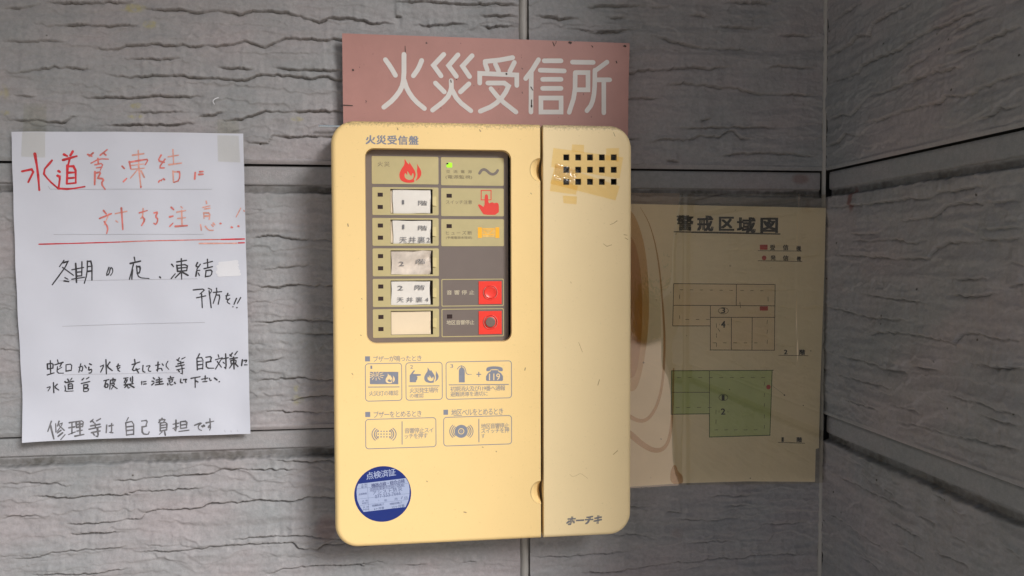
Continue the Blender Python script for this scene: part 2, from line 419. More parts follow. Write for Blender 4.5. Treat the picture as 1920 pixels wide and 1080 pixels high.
zA = (P(0, 303).z+P(1500, 318).z)/2          # bottom edge of the upper board
zB = (P(0, 823).z+P(620, 801).z)/2           # bottom edge of the middle board
PITCH = zA-zB
BAND, GROOVE = .0185, .0058
GAP = .0016
XSEAM = P(983, 300).x
def front_cracks():
    raw = [
     (2.909,0,0,[[(0,40),(110,40),(200,30),(230,10)],[(230,10),(380,12),(740,10)],
       [(740,40),(830,48),(1000,55),(1060,65),(1170,55),(1300,75),(1380,55),(1560,65),(1640,90),(1690,105),(1740,125),(1790,95),(1920,103)],
       [(170,125),(280,140),(480,135),(620,142),(780,132)],[(0,222),(180,230),(250,218),(370,225)],
       [(500,262),(640,266),(690,245),(860,243),(940,250),(1010,245),(1060,252),(1260,245),(1330,222),(1440,258),(1560,208),(1640,210),(1850,215)],
       [(0,398),(150,392),(300,365),(450,372),(535,378)],[(560,400),(680,420),(820,408),(960,412),(1180,425),(1340,440),(1400,405),(1560,410),(1720,425),(1760,412),(1820,430)],
       [(40,515),(200,522)],[(420,528),(700,530),(860,520),(1120,525)],[(700,612),(1060,608)],
       [(1190,655),(1310,655),(1400,620),(1450,600),(1560,610),(1700,605),(1830,605)],[(0,658),(180,655),(350,668),(400,630),(460,626)],
       [(520,682),(900,680),(1080,670)],[(1330,765),(1380,780),(1460,778),(1480,740),(1600,742),(1820,738)],[(1180,365),(1400,378)],
       [(1450,365),(1640,382),(1820,385)],[(640,320),(1010,318)],[(1060,640),(1240,606)]]),
     (3,0,780,[[(0,385),(200,372),(390,388),(430,380)],[(620,360),(760,355),(1000,335),(1200,320),(1240,298),(1400,300),(1700,298)],
       [(1550,245),(1700,258),(1860,250)],[(180,450),(400,458),(600,445),(725,442),(728,425),(980,412),(1150,405),(1190,370)],
       [(0,578),(60,565),(170,560),(290,565)],[(340,608),(560,595),(790,578),(820,545),(880,528),(1110,520),(1180,490),(1320,485),(1460,470),(1560,478),(1700,468),(1740,452),(1870,458)],
       [(380,665),(720,650)],[(60,800),(230,790),(290,762),(560,745),(730,732)],
       [(770,760),(850,760),(1000,755),(1080,750),(1200,735),(1400,722),(1560,710),(1650,715),(1680,745),(1780,752),(1830,720),(1890,715)],
       [(160,895),(500,885),(760,850)],[(1480,895),(1600,860),(1700,845),(1920,835)],[(1280,690),(1500,680),(1700,668),(1880,685)]]),
     (2.8425,1160,0,[[(0,30),(100,28),(200,35),(295,38)],[(340,75),(440,80),(500,100)],[(550,10),(850,15)],[(500,138),(700,148),(800,148)],
       [(840,180),(950,188),(1080,190)],[(160,180),(230,200),(270,212),(350,235),(450,255),(620,260),(750,268)],[(0,165),(60,155),(150,158)],
       [(60,390),(110,375),(260,368),(400,358),(500,368),(540,355),(610,358)],[(770,360),(850,350),(1000,360),(1080,358)],
       [(240,450),(350,442),(520,460),(640,470),(740,500),(900,500),(1070,505)],[(60,522),(160,520),(240,525),(260,545)],
       [(140,765),(220,745),(400,740),(430,722),(540,732),(590,690),(620,700),(650,735),(740,742)],[(80,742),(135,742)],
       [(510,840),(640,815),(700,815),(900,815),(1000,828),(1070,830)],[(250,850),(330,860)],[(430,640),(500,630)],[(300,680),(620,676),(900,680)]]),
     (4.8,1160,880,[[(100,335),(200,330),(350,325)],[(420,382),(600,382)],[(780,245),(900,235),(1240,232)],[(920,325),(1190,322)],
       [(450,440),(800,460),(1150,435)],[(1270,480),(1430,490),(1560,485),(1720,465)],[(140,580),(260,600),(300,620),(380,615)],
       [(570,655),(660,660),(780,645),(900,640),(1080,640)],
       [(0,920),(60,900),(180,885),(280,870),(400,850),(540,830),(700,835),(780,810),(900,795),(1120,808),(1180,775),(1340,765),(1600,765),(1720,745)]]),
     (3.4286,620,0,[[(390,20),(440,12),(580,5),(720,10),(780,25),(930,28),(1120,22),(1210,35)],[(0,120),(100,115),(160,120),(220,135),(270,152),(340,145),(420,150)],
       [(520,160),(700,162),(800,150),(900,155)],[(950,100),(1215,102)],[(950,160),(1020,172),(1100,165),(1210,165)],[(410,108),(460,103)],
       [(1300,100),(1380,105),(1440,115),(1600,118)],[(1500,180),(1640,190),(1800,205),(1920,195)],[(1680,28),(1780,32),(1920,35)],[(1760,108),(1920,115)]]),
     (1.93,440,300,[[(45,282),(100,275),(150,275),(230,288),(330,288)],[(75,455),(160,460),(200,450),(350,455)],[(50,585),(130,585),(190,578),(330,580)],
       [(100,400),(210,385),(300,380)],[(75,735),(160,720),(180,715)],[(70,800),(120,795),(230,785),(330,795)],[(180,870),(250,860),(320,850)],
       [(90,905),(230,912),(320,912)],[(240,628),(350,630)]]),
     (3,560,1000,[[(0,90),(80,80),(110,95),(140,60),(240,60)],[(0,190),(120,180),(250,180),(340,170),(440,158),(520,172)],[(590,180),(740,175)],
       [(920,165),(1000,150)],[(1300,130),(1500,130),(1730,110),(1900,95)],[(1800,215),(1920,195)]]),
    ]
    out = []
    for sc, ox, oy, ls in raw:
        for l in ls:
            w = [(ox+a/sc, oy+b/sc) for a, b in l]
            if 600 < w[-1][0] < 645: w.append((w[-1][0]+70, w[-1][1]+2))
            if 1155 < w[0][0] < 1190: w.insert(0, (w[0][0]-70, w[0][1]+3))
            out.append([(q.x, q.z) for q in (P(a, b) for a, b in w)])
    return out
def right_cracks():
    raw = [(3,1540,0,[[(40,125),(130,70),(235,5)],[(25,320),(160,245),(195,200),(265,195),(290,125),(330,110),(400,65),(520,10)],
      [(40,465),(165,425),(205,405),(220,365),(320,320),(445,275),(480,240),(600,175),(720,130),(830,80),(980,5)],[(720,190),(860,120),(980,90)],
      [(20,680),(110,640),(160,655),(250,550),(290,530),(340,525),(420,490),(490,460),(560,435),(620,405),(700,395),(750,375),(800,380)],
      [(440,420),(640,290)],[(700,310),(850,260),(960,210),(1080,155),(1140,145)],[(20,820),(90,800),(140,745),(185,765),(240,745)],
      [(260,695),(380,650),(500,610),(590,585),(650,582),(700,540),(800,545),(900,490),(1060,425),(1140,395)],[(850,680),(960,640),(1010,600),(1070,608),(1140,575)]]),
     (3,1540,340,[[(30,145),(150,138),(330,120),(400,108),(500,92),(600,95),(660,65),(820,35),(940,25)],[(430,225),(500,210),(620,200),(690,145),(760,122),(900,125),(1140,100)],
      [(150,295),(290,295),(340,275)],[(170,335),(320,330),(430,325),(510,345),(620,325)],[(60,410),(200,420),(330,425),(430,435),(600,428),(640,375),(700,345),(890,335),(900,320),(1140,320)],
      [(890,270),(1140,255)],[(190,625),(300,645),(440,660),(600,682)],[(700,540),(800,548),(960,540)],[(690,628),(800,645),(900,642),(1010,625)],
      [(20,710),(80,712),(160,740),(250,760),(340,770),(490,778)],[(235,860),(370,845),(500,858),(640,885),(745,910),(780,855),(850,850),(1000,880),(1140,885)],
      [(110,980),(240,1010),(340,1050),(480,1078)],[(500,1030),(670,1060)],[(800,1015),(900,1030),(960,1045),(1140,1055)],[(1040,590),(1140,570)]]),
     (2.7,1540,680,[[(60,55),(200,90),(360,135)],[(250,0),(330,35),(440,50)],[(440,15),(600,35)],[(780,0),(870,20),(1026,25)],[(620,155),(800,200),(900,240),(1020,265)],
      [(370,295),(480,315),(640,360),(760,385),(900,420),(1020,440)],[(330,205),(440,235),(520,260)],[(100,180),(300,245)],[(750,235),(900,300),(1020,315)],
      [(60,560),(160,605),(260,660),(360,700),(440,735)],[(0,740),(110,800),(230,885),(370,975)],[(180,480),(260,520)],[(170,545),(260,600),(370,670)],
      [(480,770),(580,815)],[(640,730),(740,775)],[(380,920),(520,990)],[(540,950),(610,970),(720,1020),(760,1060)],[(560,660),(620,690)],[(340,800),(510,890)],
      [(150,960),(240,1010),(320,1080)],[(640,860),(740,905)],[(900,900),(1020,990)]])]
    out = []
    for sc, ox, oy, ls in raw:
        for l in ls:
            out.append([(-q.y, q.z) for q in (PR(ox+a/sc, oy+b/sc) for a, b in l)])
    return out
def make_random(n, s0, s1, z0, z1, seed, lo, hi):
    r = random.Random(seed); o = []
    for _ in range(n):
        a = r.uniform(s0, s1); L = r.uniform(.03, .16); z = r.uniform(z0, z1); k = max(3, int(L/.014)); p = []
        for i in range(k+1):
            p.append((a+L*i/k, z)); z += r.gauss(0, .0016)
            if r.random() < .10: z += r.choice((-1, 1))*r.uniform(.004, .009)
        o.append((p, r.uniform(lo, hi)))
    return o
AMP = .0017
def relief(s, z, cracks, seed):
    """height of the cleft-stone face over a regular (z rows, s cols) grid"""
    S, Z = np.meshgrid(s, z)
    w = vnoise(S, Z, .05, .03, seed+50)*.006
    H = vnoise(S, Z+w, .075, .014, seed)*.0017+vnoise(S, Z+w, .022, .0055, seed+1)*.0009
    lump = vnoise(S, Z, .06, .045, seed+2)
    DIRT = np.zeros_like(H)
    H += vnoise(S, Z+w*.5, .070, .0048, seed+71)*.0010+vnoise(S, Z+w*.5, .11, .009, seed+72)*.0009
    H += vnoise(S, Z, .0065, .0030, seed+3)*.00055*(1+1.2*lump)+vnoise(S, Z, .0028, .0022, seed+4)*.00030+vnoise(S, Z, .011, .009, seed+5)*.0006
    for q, (pitch, am, wx) in enumerate(((.021, .0013, .10), (.0115, .0007, .05))):
        g = Z/pitch+2.0*vnoise(S, Z, wx, .06, seed+60+q)+vnoise(S, Z, .026, .03, seed+64+q)*.45+vnoise(S, Z, .006, .006, seed+66+q)*.28
        mask = np.clip(vnoise(S, Z, .075, .018, seed+68+q)*3.0+.3, 0, 1)
        fr = g-np.floor(g)
        H += am*mask*((1-fr)**1.6*np.clip(fr/.05, 0, 1)-.4)
    for j, (pts, amp) in enumerate(cracks):
        ps = sorted(pts); xs = np.array([p[0] for p in ps]); zs = np.array([p[1] for p in ps])
        for i in range(1, len(xs)):
            if xs[i] <= xs[i-1]+1e-4: xs[i] = xs[i-1]+1e-4
        m = np.where((s >= xs[0]) & (s <= xs[-1]))[0]
        if len(m) < 3: continue
        sc = s[m]; zc = np.interp(sc, xs, zs)+n1(sc, .0055, seed+7+j)*.0016+n1(sc, .0018, seed+97+j)*.0011
        lo = np.searchsorted(z, zc.min()-.045); hi = np.searchsorted(z, zc.max()+.07)
        if hi-lo < 2: continue
        L = xs[-1]-xs[0]; e = min(.018, L*.3)
        tap = np.clip((sc-xs[0])/e, 0, 1)*np.clip((xs[-1]-sc)/e, 0, 1)
        tap = tap*np.clip(1.0+.8*n1(sc, .015, seed+33+j)+.5*n1(sc, .004, seed+39+j), .4, 2)*amp*AMP
        t = z[lo:hi, None]-zc[None, :]
        up = np.exp(-np.clip(t, 0, None)/.015); dn = -.75*np.exp(np.clip(t, None, 0)/.009)
        k = 1/(1+np.exp(-np.clip(t/.00022, -30, 30)))
        g = -1.0*np.exp(-((t+.0007)/.00055)**2)
        sub = H[lo:hi, m[0]:m[-1]+1]
        sub += (k*up+(1-k)*dn+g)*tap[None, :]
        H[lo:hi, m[0]:m[-1]+1] = sub
        ds = DIRT[lo:hi, m[0]:m[-1]+1]
        np.maximum(ds, np.exp(-((t+.0005)/.00055)**2)*np.clip(tap/AMP*1.1-.15, 0, 1)[None, :]*.48, out=ds)
    return np.clip(H-.0004, -.0075, .0026), DIRT
def axis(a, b, f0, f1, fine, coarse):
    """sample positions: fine between f0 and f1, coarse elsewhere"""
    o = [a]
    while o[-1] < b-1e-9:
        p = o[-1]; st = fine if f0-1e-6 <= p < f1 else coarse
        q = p+st
        if p < f0 < q-1e-6: q = f0
        if q > b-st*.3: q = b
        o.append(q)
    return np.array(o)
def board(name, place, s0, s1, zb, zt, cr, seed, fs, fz, fine, parent, stains=()):
    zlo = zb; zhi = zt-GAP
    s = axis(s0, s1, fs[0], fs[1], fine, .008)
    z = axis(zlo, zhi, fz[0], fz[1], fine*.8, .006)
    ztex = zhi-BAND-GROOVE
    # fine rows at the profile's steps
    ex = np.array([zb+.0006, zb+.0012, zb+.0035, zb+.0045, ztex, ztex+.0004, ztex-.0010, zhi-BAND, zhi-BAND-.0006, zhi-.0004])
    z = np.unique(np.round(np.concatenate([z, ex]), 6)); z = z[(z >= zlo-1e-6) & (z <= zhi+1e-6)]
    R, DR = relief(s, z, cr, seed)
    S, Z = np.meshgrid(s, z)
    edge = ztex-.0012+.0016*n1(s, .012, seed+5)[None, :]+.0012*n1(s, .004, seed+6)[None, :]
    k = np.clip((edge-Z)/.0022, 0, 1); k = k*k*(3-2*k)
    R = R*k+(1-k)*-.0060
    lip = np.clip((Z-zb)/.0048, 0, 1)
    lipz = Z < zb+.0050
    R = np.where(lipz, np.minimum(R*np.clip((Z-zb-.0035)/.0015, 0, 1), .001)-.0018*(1-lip)**2+.0003, R)
    groove = (Z > edge) & (Z <= zhi-BAND)
    R = np.where(groove, -.0072, R)
    band = Z > zhi-BAND
    R = np.where(band, -.0046-.0007*np.clip((Z-(zhi-.0020))/.002, 0, 1)-.0008*np.clip(((zhi-BAND+.0012)-Z)/.0012, 0, 1), R)
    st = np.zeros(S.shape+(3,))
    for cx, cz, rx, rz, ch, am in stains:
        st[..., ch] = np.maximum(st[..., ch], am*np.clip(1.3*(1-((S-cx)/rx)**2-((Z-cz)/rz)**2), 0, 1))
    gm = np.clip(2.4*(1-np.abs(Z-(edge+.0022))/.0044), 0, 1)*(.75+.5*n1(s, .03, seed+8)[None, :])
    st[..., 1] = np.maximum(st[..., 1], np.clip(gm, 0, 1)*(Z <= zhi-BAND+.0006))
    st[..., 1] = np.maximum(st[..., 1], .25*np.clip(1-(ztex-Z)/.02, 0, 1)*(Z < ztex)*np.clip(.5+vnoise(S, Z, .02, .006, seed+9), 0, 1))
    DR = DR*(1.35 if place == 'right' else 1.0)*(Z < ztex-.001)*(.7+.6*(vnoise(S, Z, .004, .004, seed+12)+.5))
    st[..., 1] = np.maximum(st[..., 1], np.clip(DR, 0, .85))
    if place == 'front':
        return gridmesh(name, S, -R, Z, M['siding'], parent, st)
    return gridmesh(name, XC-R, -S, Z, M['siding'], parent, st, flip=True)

fc = [(c, 1.0) for c in front_cracks()]
rc = [(c, 1.0) for c in right_cracks()]
fc += make_random(130, -.50, .40, -.40, .36, 5, .10, .34)
fc += make_random(90, -1.4, -.44, -.9, .8, 6, .6, 1.1)+make_random(50, -.44, .40, .34, .8, 7, .6, 1.1)+make_random(50, -.44, .40, -.9, -.36, 8, .6, 1.1)
rc += make_random(60, 0, .3, -.40, .36, 9, .10, .34)
rc += make_random(40, 0, .42, .34, .8, 10, .6, 1.1)+make_random(40, 0, .42, -.9, -.36, 12, .6, 1.1)+make_random(25, .25, .42, -.4, .36, 13, .6, 1.1)
def stp(px, py, rx, ry, ch, am=.9):
    q = P(px, py); return (q.x, q.z, rx/1850, ry/1850, ch, am)
fst = [stp(250,15,26,9,0), stp(282,46,14,9,0), stp(255,198,11,7,0), stp(254,218,14,6,0), stp(6,175,10,18,0,.6), stp(10,212,10,6,0,.7),
       stp(558,223,14,5,0,.8), stp(558,750,12,12,0,.8), stp(555,728,7,8,0,.6), stp(614,990,26,30,2,.35), stp(1505,335,22,12,2,.45), stp(1270,1000,14,12,2,.15)]
front = empty('siding_wall', (0, .03, -1.3), 'long grey stone-textured siding wall that the yellow panel hangs on', 'wall')
right = empty('siding_wall', (XC+.06, -.21, -1.3), 'short dark siding wall meeting the long one at the right corner', 'wall')
ZT = [zA+PITCH*2, zA+PITCH, zA, zB, zB-PITCH]
XL = -1.5; LEN = .42
for i in range(4):
    zb = ZT[i+1]; zt = ZT[i]
    fzr = (max(zb, -.345), min(zt, .305))
    if fzr[0] >= fzr[1]: fzr = (9, 9)
    board('siding_board', 'front', XL, XSEAM-.0052, zb, zt, fc, 100, (-.435, 9), fzr, .00105, front, fst)
    board('siding_board', 'front', XSEAM+.0052, XC-.0022, zb, zt, fc, 200, (-.435, 9), fzr, .00105, front, fst)
    fzr2 = (max(zb, -.325), min(zt, .285))
    if fzr2[0] >= fzr2[1]: fzr2 = (9, 9)
    board('siding_board', 'right', .0022, LEN, zb, zt, rc, 300, (0, .285), fzr2, .00115, right, [(.05, zA-.035, .006, .014, 2, .7)])
# last boards down to the ground, sheathing behind, sealant in the joints
ZG = -1.34
z = ZT[-1]
while z-PITCH > ZG-.2:
    board('siding_board', 'front', XL, XC-.0022, z-PITCH, z, [], 400, (9, 9), (9, 9), .002, front)
    board('siding_board', 'right', .0022, LEN, z-PITCH, z, [], 500, (9, 9), (9, 9), .002, right)
    z -= PITCH
ZTOP = ZT[0]
box('wall_core', XL, XC+.02, .018, .14, ZG-.1, ZTOP+.3, M['core'], front)
box('wall_core', XC+.018, XC+.13, -LEN+.001, .016, ZG-.1, ZTOP+.3, M['core'], right)
def strip(name, x0, x1, y0, bow, mt, parent, n=6):
    zs = np.linspace(ZG, ZTOP, 260); xs = np.linspace(x0, x1, n+1)
    X, Z = np.meshgrid(xs, zs); u = (X-x0)/(x1-x0)
    Y = y0-bow*np.sin(u*np.pi)+.0006*vnoise(X, Z, .004, .03, 3)
    return gridmesh(name, X, Y, Z, mt, parent)
strip('sealant_strip', XSEAM-.0056, XSEAM+.0056, .0052, .0030, M['seal'], front)
# corner bead: a thin fillet of sealant
zs = np.linspace(ZG, ZTOP, 200); us = np.linspace(0, 1, 7)
U, Z = np.meshgrid(us, zs)
gridmesh('corner_sealant', XC-.0030*(1-U)+.0004-.0006*np.sin(U*np.pi), .0006-.0030*U-.0006*np.sin(U*np.pi)+.0004*vnoise(U, Z, .4, .02, 9), Z, M['seal'], front)
# end trim of the short wall
box('end_trim', XC-.006, XC+.136, -LEN-.012, -LEN+.002, ZG, ZTOP+.3, M['seal'], right, bev=.002)

# ------------------------------------------------------------------ surroundings
g = box('ground', -30, 30, -30, 3, ZG-.3, ZG, M['concrete']); g['kind'] = 'structure'
cl = box('porch_ceiling', XL, XC+.30, -1.42, .14, 1.02, 1.10, M['soffit']); cl['kind'] = 'structure'  # unseen ceiling, front edge placed to shade the top of the wall
hd = empty('garden_hedge', (5.0, -12.5, ZG), 'loose green hedge in the yard, mirrored as a green glint in the plastic sleeve', 'hedge')
def hedge():
    V = []; Fs = []; r = random.Random(8)
    for _ in range(5200):
        c = Vector((5.0+r.gauss(0, .8), -12.5+r.gauss(0, .3), ZG+.05+abs(r.gauss(0, .36))))
        a = Vector((r.gauss(0,1), r.gauss(0,1), r.gauss(0,1))).normalized(); n_ = a.cross(Vector((r.gauss(0,1), r.gauss(0,1), r.gauss(0,1)))).normalized()
        k = len(V); V.extend([c-a*.06, c+n_*.025, c+a*.06, c-n_*.025]); Fs.append((k, k+1, k+2, k+3))
    tag(obj('leaves', V, Fs, M['leaf'], hd), kind='stuff')
    for k in range(7):
        x = 4.1+k*.3; box('stem', x-.01, x+.01, -12.52, -12.5, ZG, ZG+.5, M['bark'], hd)
hedge()
yd = box('gravel_yard', -6, 22, -28, -3.2, ZG, ZG+.03, mat('tan gravel yard', (.74,.52,.36), .95, .15, 2)); yd['kind'] = 'structure'  # tan sheet added over the ground to warm the sleeve's reflection
gw = box('garden_wall', -2, 18, -22.2, -22, ZG, ZG+5.0, mat('tan plaster', (.72,.50,.34), .9, .08, 2))  # unseen wall, added and sized to tint what the sleeve reflects
tag(gw, 'tan plastered garden wall across the yard, mirrored in the plastic sleeve', 'garden wall')  # label of the added unseen wall that tints the sleeve's reflection
M['ink_dark'] = mat('dark grime mark', (.05,.035,.03), .7)
M['metal'] = mat('bright wire', (.6,.65,.68), .25, .02, metal=1.0)
M['plan'] = mat('aged plan paper', (.82,.73,.55), .7, .08, 10, 0, spots=150, spotcol=(.28,.22,.13,1))
M['plan_peach'] = mat('peach wash', (.80,.67,.47), .7, .08, 14)
M['plan_ink'] = mat('brown-black plan line', (.055,.045,.03), .6, .3, 120)
M['plan_black'] = mat('black plan lettering', (.022,.022,.02), .6)
M['plan_green'] = mat('green wash', (.52,.60,.30), .7, .12, 20)
M['plan_green_dark'] = mat('dark green line', (.04,.10,.025), .6, .2, 90)
M['plan_red'] = mat('red legend mark', (.48,.05,.04), .6, .2, 200)
M['dispbrown'] = mat('taupe display plate', (.155,.125,.11), .45, .05, 40)
M['dispbrown2'] = mat('taupe button centre', (.16,.12,.10), .45)
M['black'] = mat('black cavity', (.006,.006,.007), .8)
M['seam'] = mat('dark seam', (.10,.06,.025), .8)
M['slotdark'] = mat('dark slot', (.10,.075,.05), .8)
M['khaki'] = mat('khaki tile', (.44,.375,.19), .5, .06, 60)
M['khaki_ink'] = mat('olive brown print', (.16,.13,.08), .6)
M['khaki_light'] = mat('pale khaki print', (.60,.53,.38), .6)
M['lampdark'] = mat('dark lamp window', (.035,.022,.022), .25)
M['led'] = mat('lit green lamp', (.25,.75,.02), .3, .02, emit=((.30,.85,.02,1), .45))
M['cardwhite'] = mat('white card', (.66,.63,.58), .45, .05, 90, .0001, 200)
M['cardcream'] = mat('cream card', (.70,.58,.41), .5, .04, 50)
M['textgrey'] = mat('printed text', (.14,.14,.15), .6)
M['clip'] = mat('olive card clip', (.50,.42,.20), .4)
M['red_print'] = mat('red print', (.66,.045,.03), .5, .05, 60)
M['red_btn'] = mat('red button plastic', (.78,.045,.03), .35, .04, 60)
M['wavegrey'] = mat('taupe print', (.17,.14,.12), .5)
M['orange'] = mat('orange print', (.88,.42,.02), .5)
M['orange_pale'] = mat('worn orange print', (.66,.42,.12), .5, .25, 200)
M['ringgrey'] = mat('rubbed ring', (.42,.30,.26), .4)
M['print'] = mat('grey-blue print', (.20,.215,.26), .55, .08, 200)
M['coverflat'] = mat('cream reversed print', (.82,.60,.31), .5)
M['brandgrey'] = mat('grey maker print', (.15,.15,.16), .55, .2, 300)
M['scr'] = mat('brown hairline', (.38,.27,.14), .6)
M['blue'] = mat('blue sticker', (.006,.024,.17), .3, .04, 60)
M['formwhite'] = mat('white form field', (.33,.39,.56), .4, .03, 60)
M['formink'] = mat('blue-grey form print', (.07,.09,.20), .5)
def film_mat(name, tint, gl, rough, bump=0.0, bsc=60, fres=1.5):
    m = bpy.data.materials.new(name); m.use_nodes = True; nt = m.node_tree; nt.nodes.clear(); L = nt.links.new
    o = N(nt, 'ShaderNodeOutputMaterial'); t = N(nt, 'ShaderNodeBsdfTransparent'); t.inputs[0].default_value = tint
    g = N(nt, 'ShaderNodeBsdfGlossy'); g.inputs['Roughness'].default_value = rough
    # Schlick's law on |cos|, so that light passes out of the film as it passes in
    ge = N(nt, 'ShaderNodeNewGeometry'); dt = N(nt, 'ShaderNodeVectorMath', _operation='DOT_PRODUCT'); L(ge.outputs['Normal'], dt.inputs[0]); L(ge.outputs['Incoming'], dt.inputs[1])
    ab = N(nt, 'ShaderNodeMath', _operation='ABSOLUTE'); L(dt.outputs['Value'], ab.inputs[0])
    su = N(nt, 'ShaderNodeMath', _operation='SUBTRACT'); su.inputs[0].default_value = 1; L(ab.outputs[0], su.inputs[1])
    pw = N(nt, 'ShaderNodeMath', _operation='POWER'); pw.inputs[1].default_value = 5; L(su.outputs[0], pw.inputs[0])
    fr = N(nt, 'ShaderNodeMath', _operation='MULTIPLY_ADD'); fr.inputs[1].default_value = .96; fr.inputs[2].default_value = .04; L(pw.outputs[0], fr.inputs[0]); mu = N(nt, 'ShaderNodeMath', _operation='MULTIPLY'); mu.inputs[1].default_value = gl
    mx = N(nt, 'ShaderNodeMixShader')
    L(fr.outputs[0], mu.inputs[0]); L(mu.outputs[0], mx.inputs[0]); L(t.outputs[0], mx.inputs[1]); L(g.outputs[0], mx.inputs[2]); L(mx.outputs[0], o.inputs[0])
    if bump:
        tc = N(nt, 'ShaderNodeTexCoord'); no = N(nt, 'ShaderNodeTexNoise', Scale=bsc, Detail=2.0); L(tc.outputs['Object'], no.inputs['Vector'])
        bp = N(nt, 'ShaderNodeBump', Strength=1.0, Distance=bump); L(no.outputs[0], bp.inputs['Height']); L(bp.outputs[0], g.inputs['Normal'])
    return m
M['tape'] = film_mat('clear tape', (.955,.945,.90,1), 1.0, .22, .0001, 150)
M['film'] = film_mat('clear plastic sleeve', (.96,.93,.84,1), 6.5, .02)
M['tape_amber'] = film_mat('yellowed tape', (.99,.93,.77,1), .25, .35, .0002, 200)
M['tape_amber2'] = film_mat('wrinkled yellowed tape', (.985,.92,.75,1), .6, .2, .0006, 110)
M['tape_shiny'] = film_mat('crumpled shiny tape', (.985,.95,.88,1), 3.0, .26, .0008, 55)
M['stain'] = film_mat('amber water stain', (.78,.62,.44,1), .3, .4)  # amber tints for the sleeve's curved reflections, painted in
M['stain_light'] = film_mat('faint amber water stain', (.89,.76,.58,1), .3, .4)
M['cardstained'] = mat('browned card', (.56,.49,.42), .5, .38, 55)

# ------------------------------------------------------------------ sign above the panel
sg = empty('fire_sign', P(910, 160, .010), 'faded pink-red sign with large white characters 火災受信所 above the yellow panel', 'sign')
SD = .011
prism('sign_plate', pxpoly([(641.5,62.5),(1180.6,81),(1178.5,160),(1177.5,262),(644,258),(642.6,160)], SD), SD, .0022, M['sign_red'], sg)
CH = [Strokes(SD+.00015+k*1e-6, (620,50), 3.31) for k in range(5)]
count = [0]
for pts, it in [([(455,172),(455,320),(440,385),(390,452),(330,500)],1), ([(455,330),(475,392),(520,457),(582,508)],1), ([(340,205),(372,250),(402,302)],1), ([(565,210),(545,260),(513,305)],1),
    ([(702,172),(638,240),(685,305)],0), ([(790,175),(732,242),(780,308)],0), ([(878,180),(818,245),(862,310)],0), ([(650,350),(705,405)],0), ([(748,335),(750,390),(720,450),(632,518)],1), ([(752,390),(790,460),(870,522)],1), ([(858,355),(805,405)],0),
    ([(958,216),(1050,207),(1130,192)],0), ([(958,228),(972,268)],0), ([(1022,232),(1042,275)],0), ([(1140,222),(1112,278)],0), ([(925,350),(925,290),(1155,300),(1155,365)],0), ([(975,350),(1112,350),(1078,425),(1012,490),(928,525)],1), ([(995,385),(1050,452),(1150,530)],1),
    ([(1290,205),(1250,270),(1210,322)],0), ([(1245,285),(1243,530)],0), ([(1325,212),(1430,212)],0), ([(1300,270),(1450,275)],0), ([(1315,327),(1430,327)],0), ([(1315,383),(1430,383)],0),
    ([(1500,220),(1630,222)],0), ([(1518,285),(1516,420),(1480,532)],1), ([(1520,285),(1597,285),(1597,392),(1528,392)],0), ([(1715,220),(1640,275)],0), ([(1640,270),(1638,400),(1622,480),(1590,522)],1), ([(1650,330),(1732,330)],0), ([(1695,338),(1695,535)],0)]:
    k = next(k for k, lim in enumerate((600,900,1180,1470,2000)) if sum(p[0] for p in pts)/len(pts) < lim)
    CH[k].put(pts, 29, it=it)
CH[3].put([(1305,443),(1430,443),(1430,530),(1305,530)], 29, closed=True)
for c_ in CH: del c_.n; obj('character', c_.v, c_.f, M['sign_white'], sg)
Sc = Strokes(SD+.00035, (620,50), 3.31)
for p in [[(462,120),(464,158)],[(1378,95),(1388,118)],[(1400,92),(1396,108)],[(80,487),(135,490)],[(1243,375),(1255,395)],[(1247,455),(1247,500)],[(745,332),(748,345)],[(1485,95),(1488,108)],[(1620,118),(1626,126)],[(1772,215),(1776,225)],[(1815,120),(1830,125)]]:
    Sc.put(p, 5, jit=.8)
for p in [[(1480,98),(1492,100)],[(1247,490),(1247,495)],[(1090,292),(1092,294)],[(1824,118),(1830,122)],[(138,268),(140,270)]]: Sc.put(p, 11)
Sc.build('dark_scratch', M['ink_dark'], sg)

# small metal clip showing left of the panel
cp = empty('wire_clip', P(614,238,.006), 'short shiny wire end sticking out left of the panel top', 'wire')
q0 = P(598,236.5,.007); q1 = P(640,238.5,.010)
box('wire', q0.x, q1.x, -.0085, -.0065, q0.z-.0010, q0.z+.0010, M['metal'], cp, bev=.0004)

# ------------------------------------------------------------------ paper notice
def pap(u, v):
    """u left-right, v top-bottom -> photo pixel of the sheet"""
    tl, tr, br, bl = (21,247), (456.3,250.6), (470,813), (46.5,828)
    x = (tl[0]*(1-u)+tr[0]*u)*(1-v)+(bl[0]*(1-u)+br[0]*u)*v
    y = (tl[1]*(1-u)+tr[1]*u)*(1-v)+(bl[1]*(1-u)+br[1]*u)*v
    x += -4.0*math.sin(v*math.pi)*0+ (-2.5*math.sin(v*math.pi*1.0) if u < .5 else 0)*(1-2*u if u < .5 else 0)
    y -= 3.0*math.sin(u*math.pi)*(1-v)*.5
    return x, y
NX0, NX1 = P(46,828).x, P(470,813).x; NZ0, NZ1 = P(46,828).z, P(21,247).z
def surfN(x, z):
    a = .0050+.0007*math.sin(x*46+1)*math.sin(z*21+.4)+.00045*math.sin(x*95+z*30)+.00035*math.sin(z*130+x*20)*math.sin(x*60+2)
    c = math.hypot((x-NX0)/.05, (z-NZ0)/.06)
    if c < 1: a += .0065*(1-c)**2
    r = (x-(NX1-.02))/.02
    if r > 0: a += .0016*r*r*(.5+.5*math.sin(z*30))
    return -a
nt_ = empty('paper_notice', P(245,530,.004), 'white paper notice handwritten in red and black marker, taped left of the panel', 'notice')
V = []; Fc = []; nu, nv = 60, 80
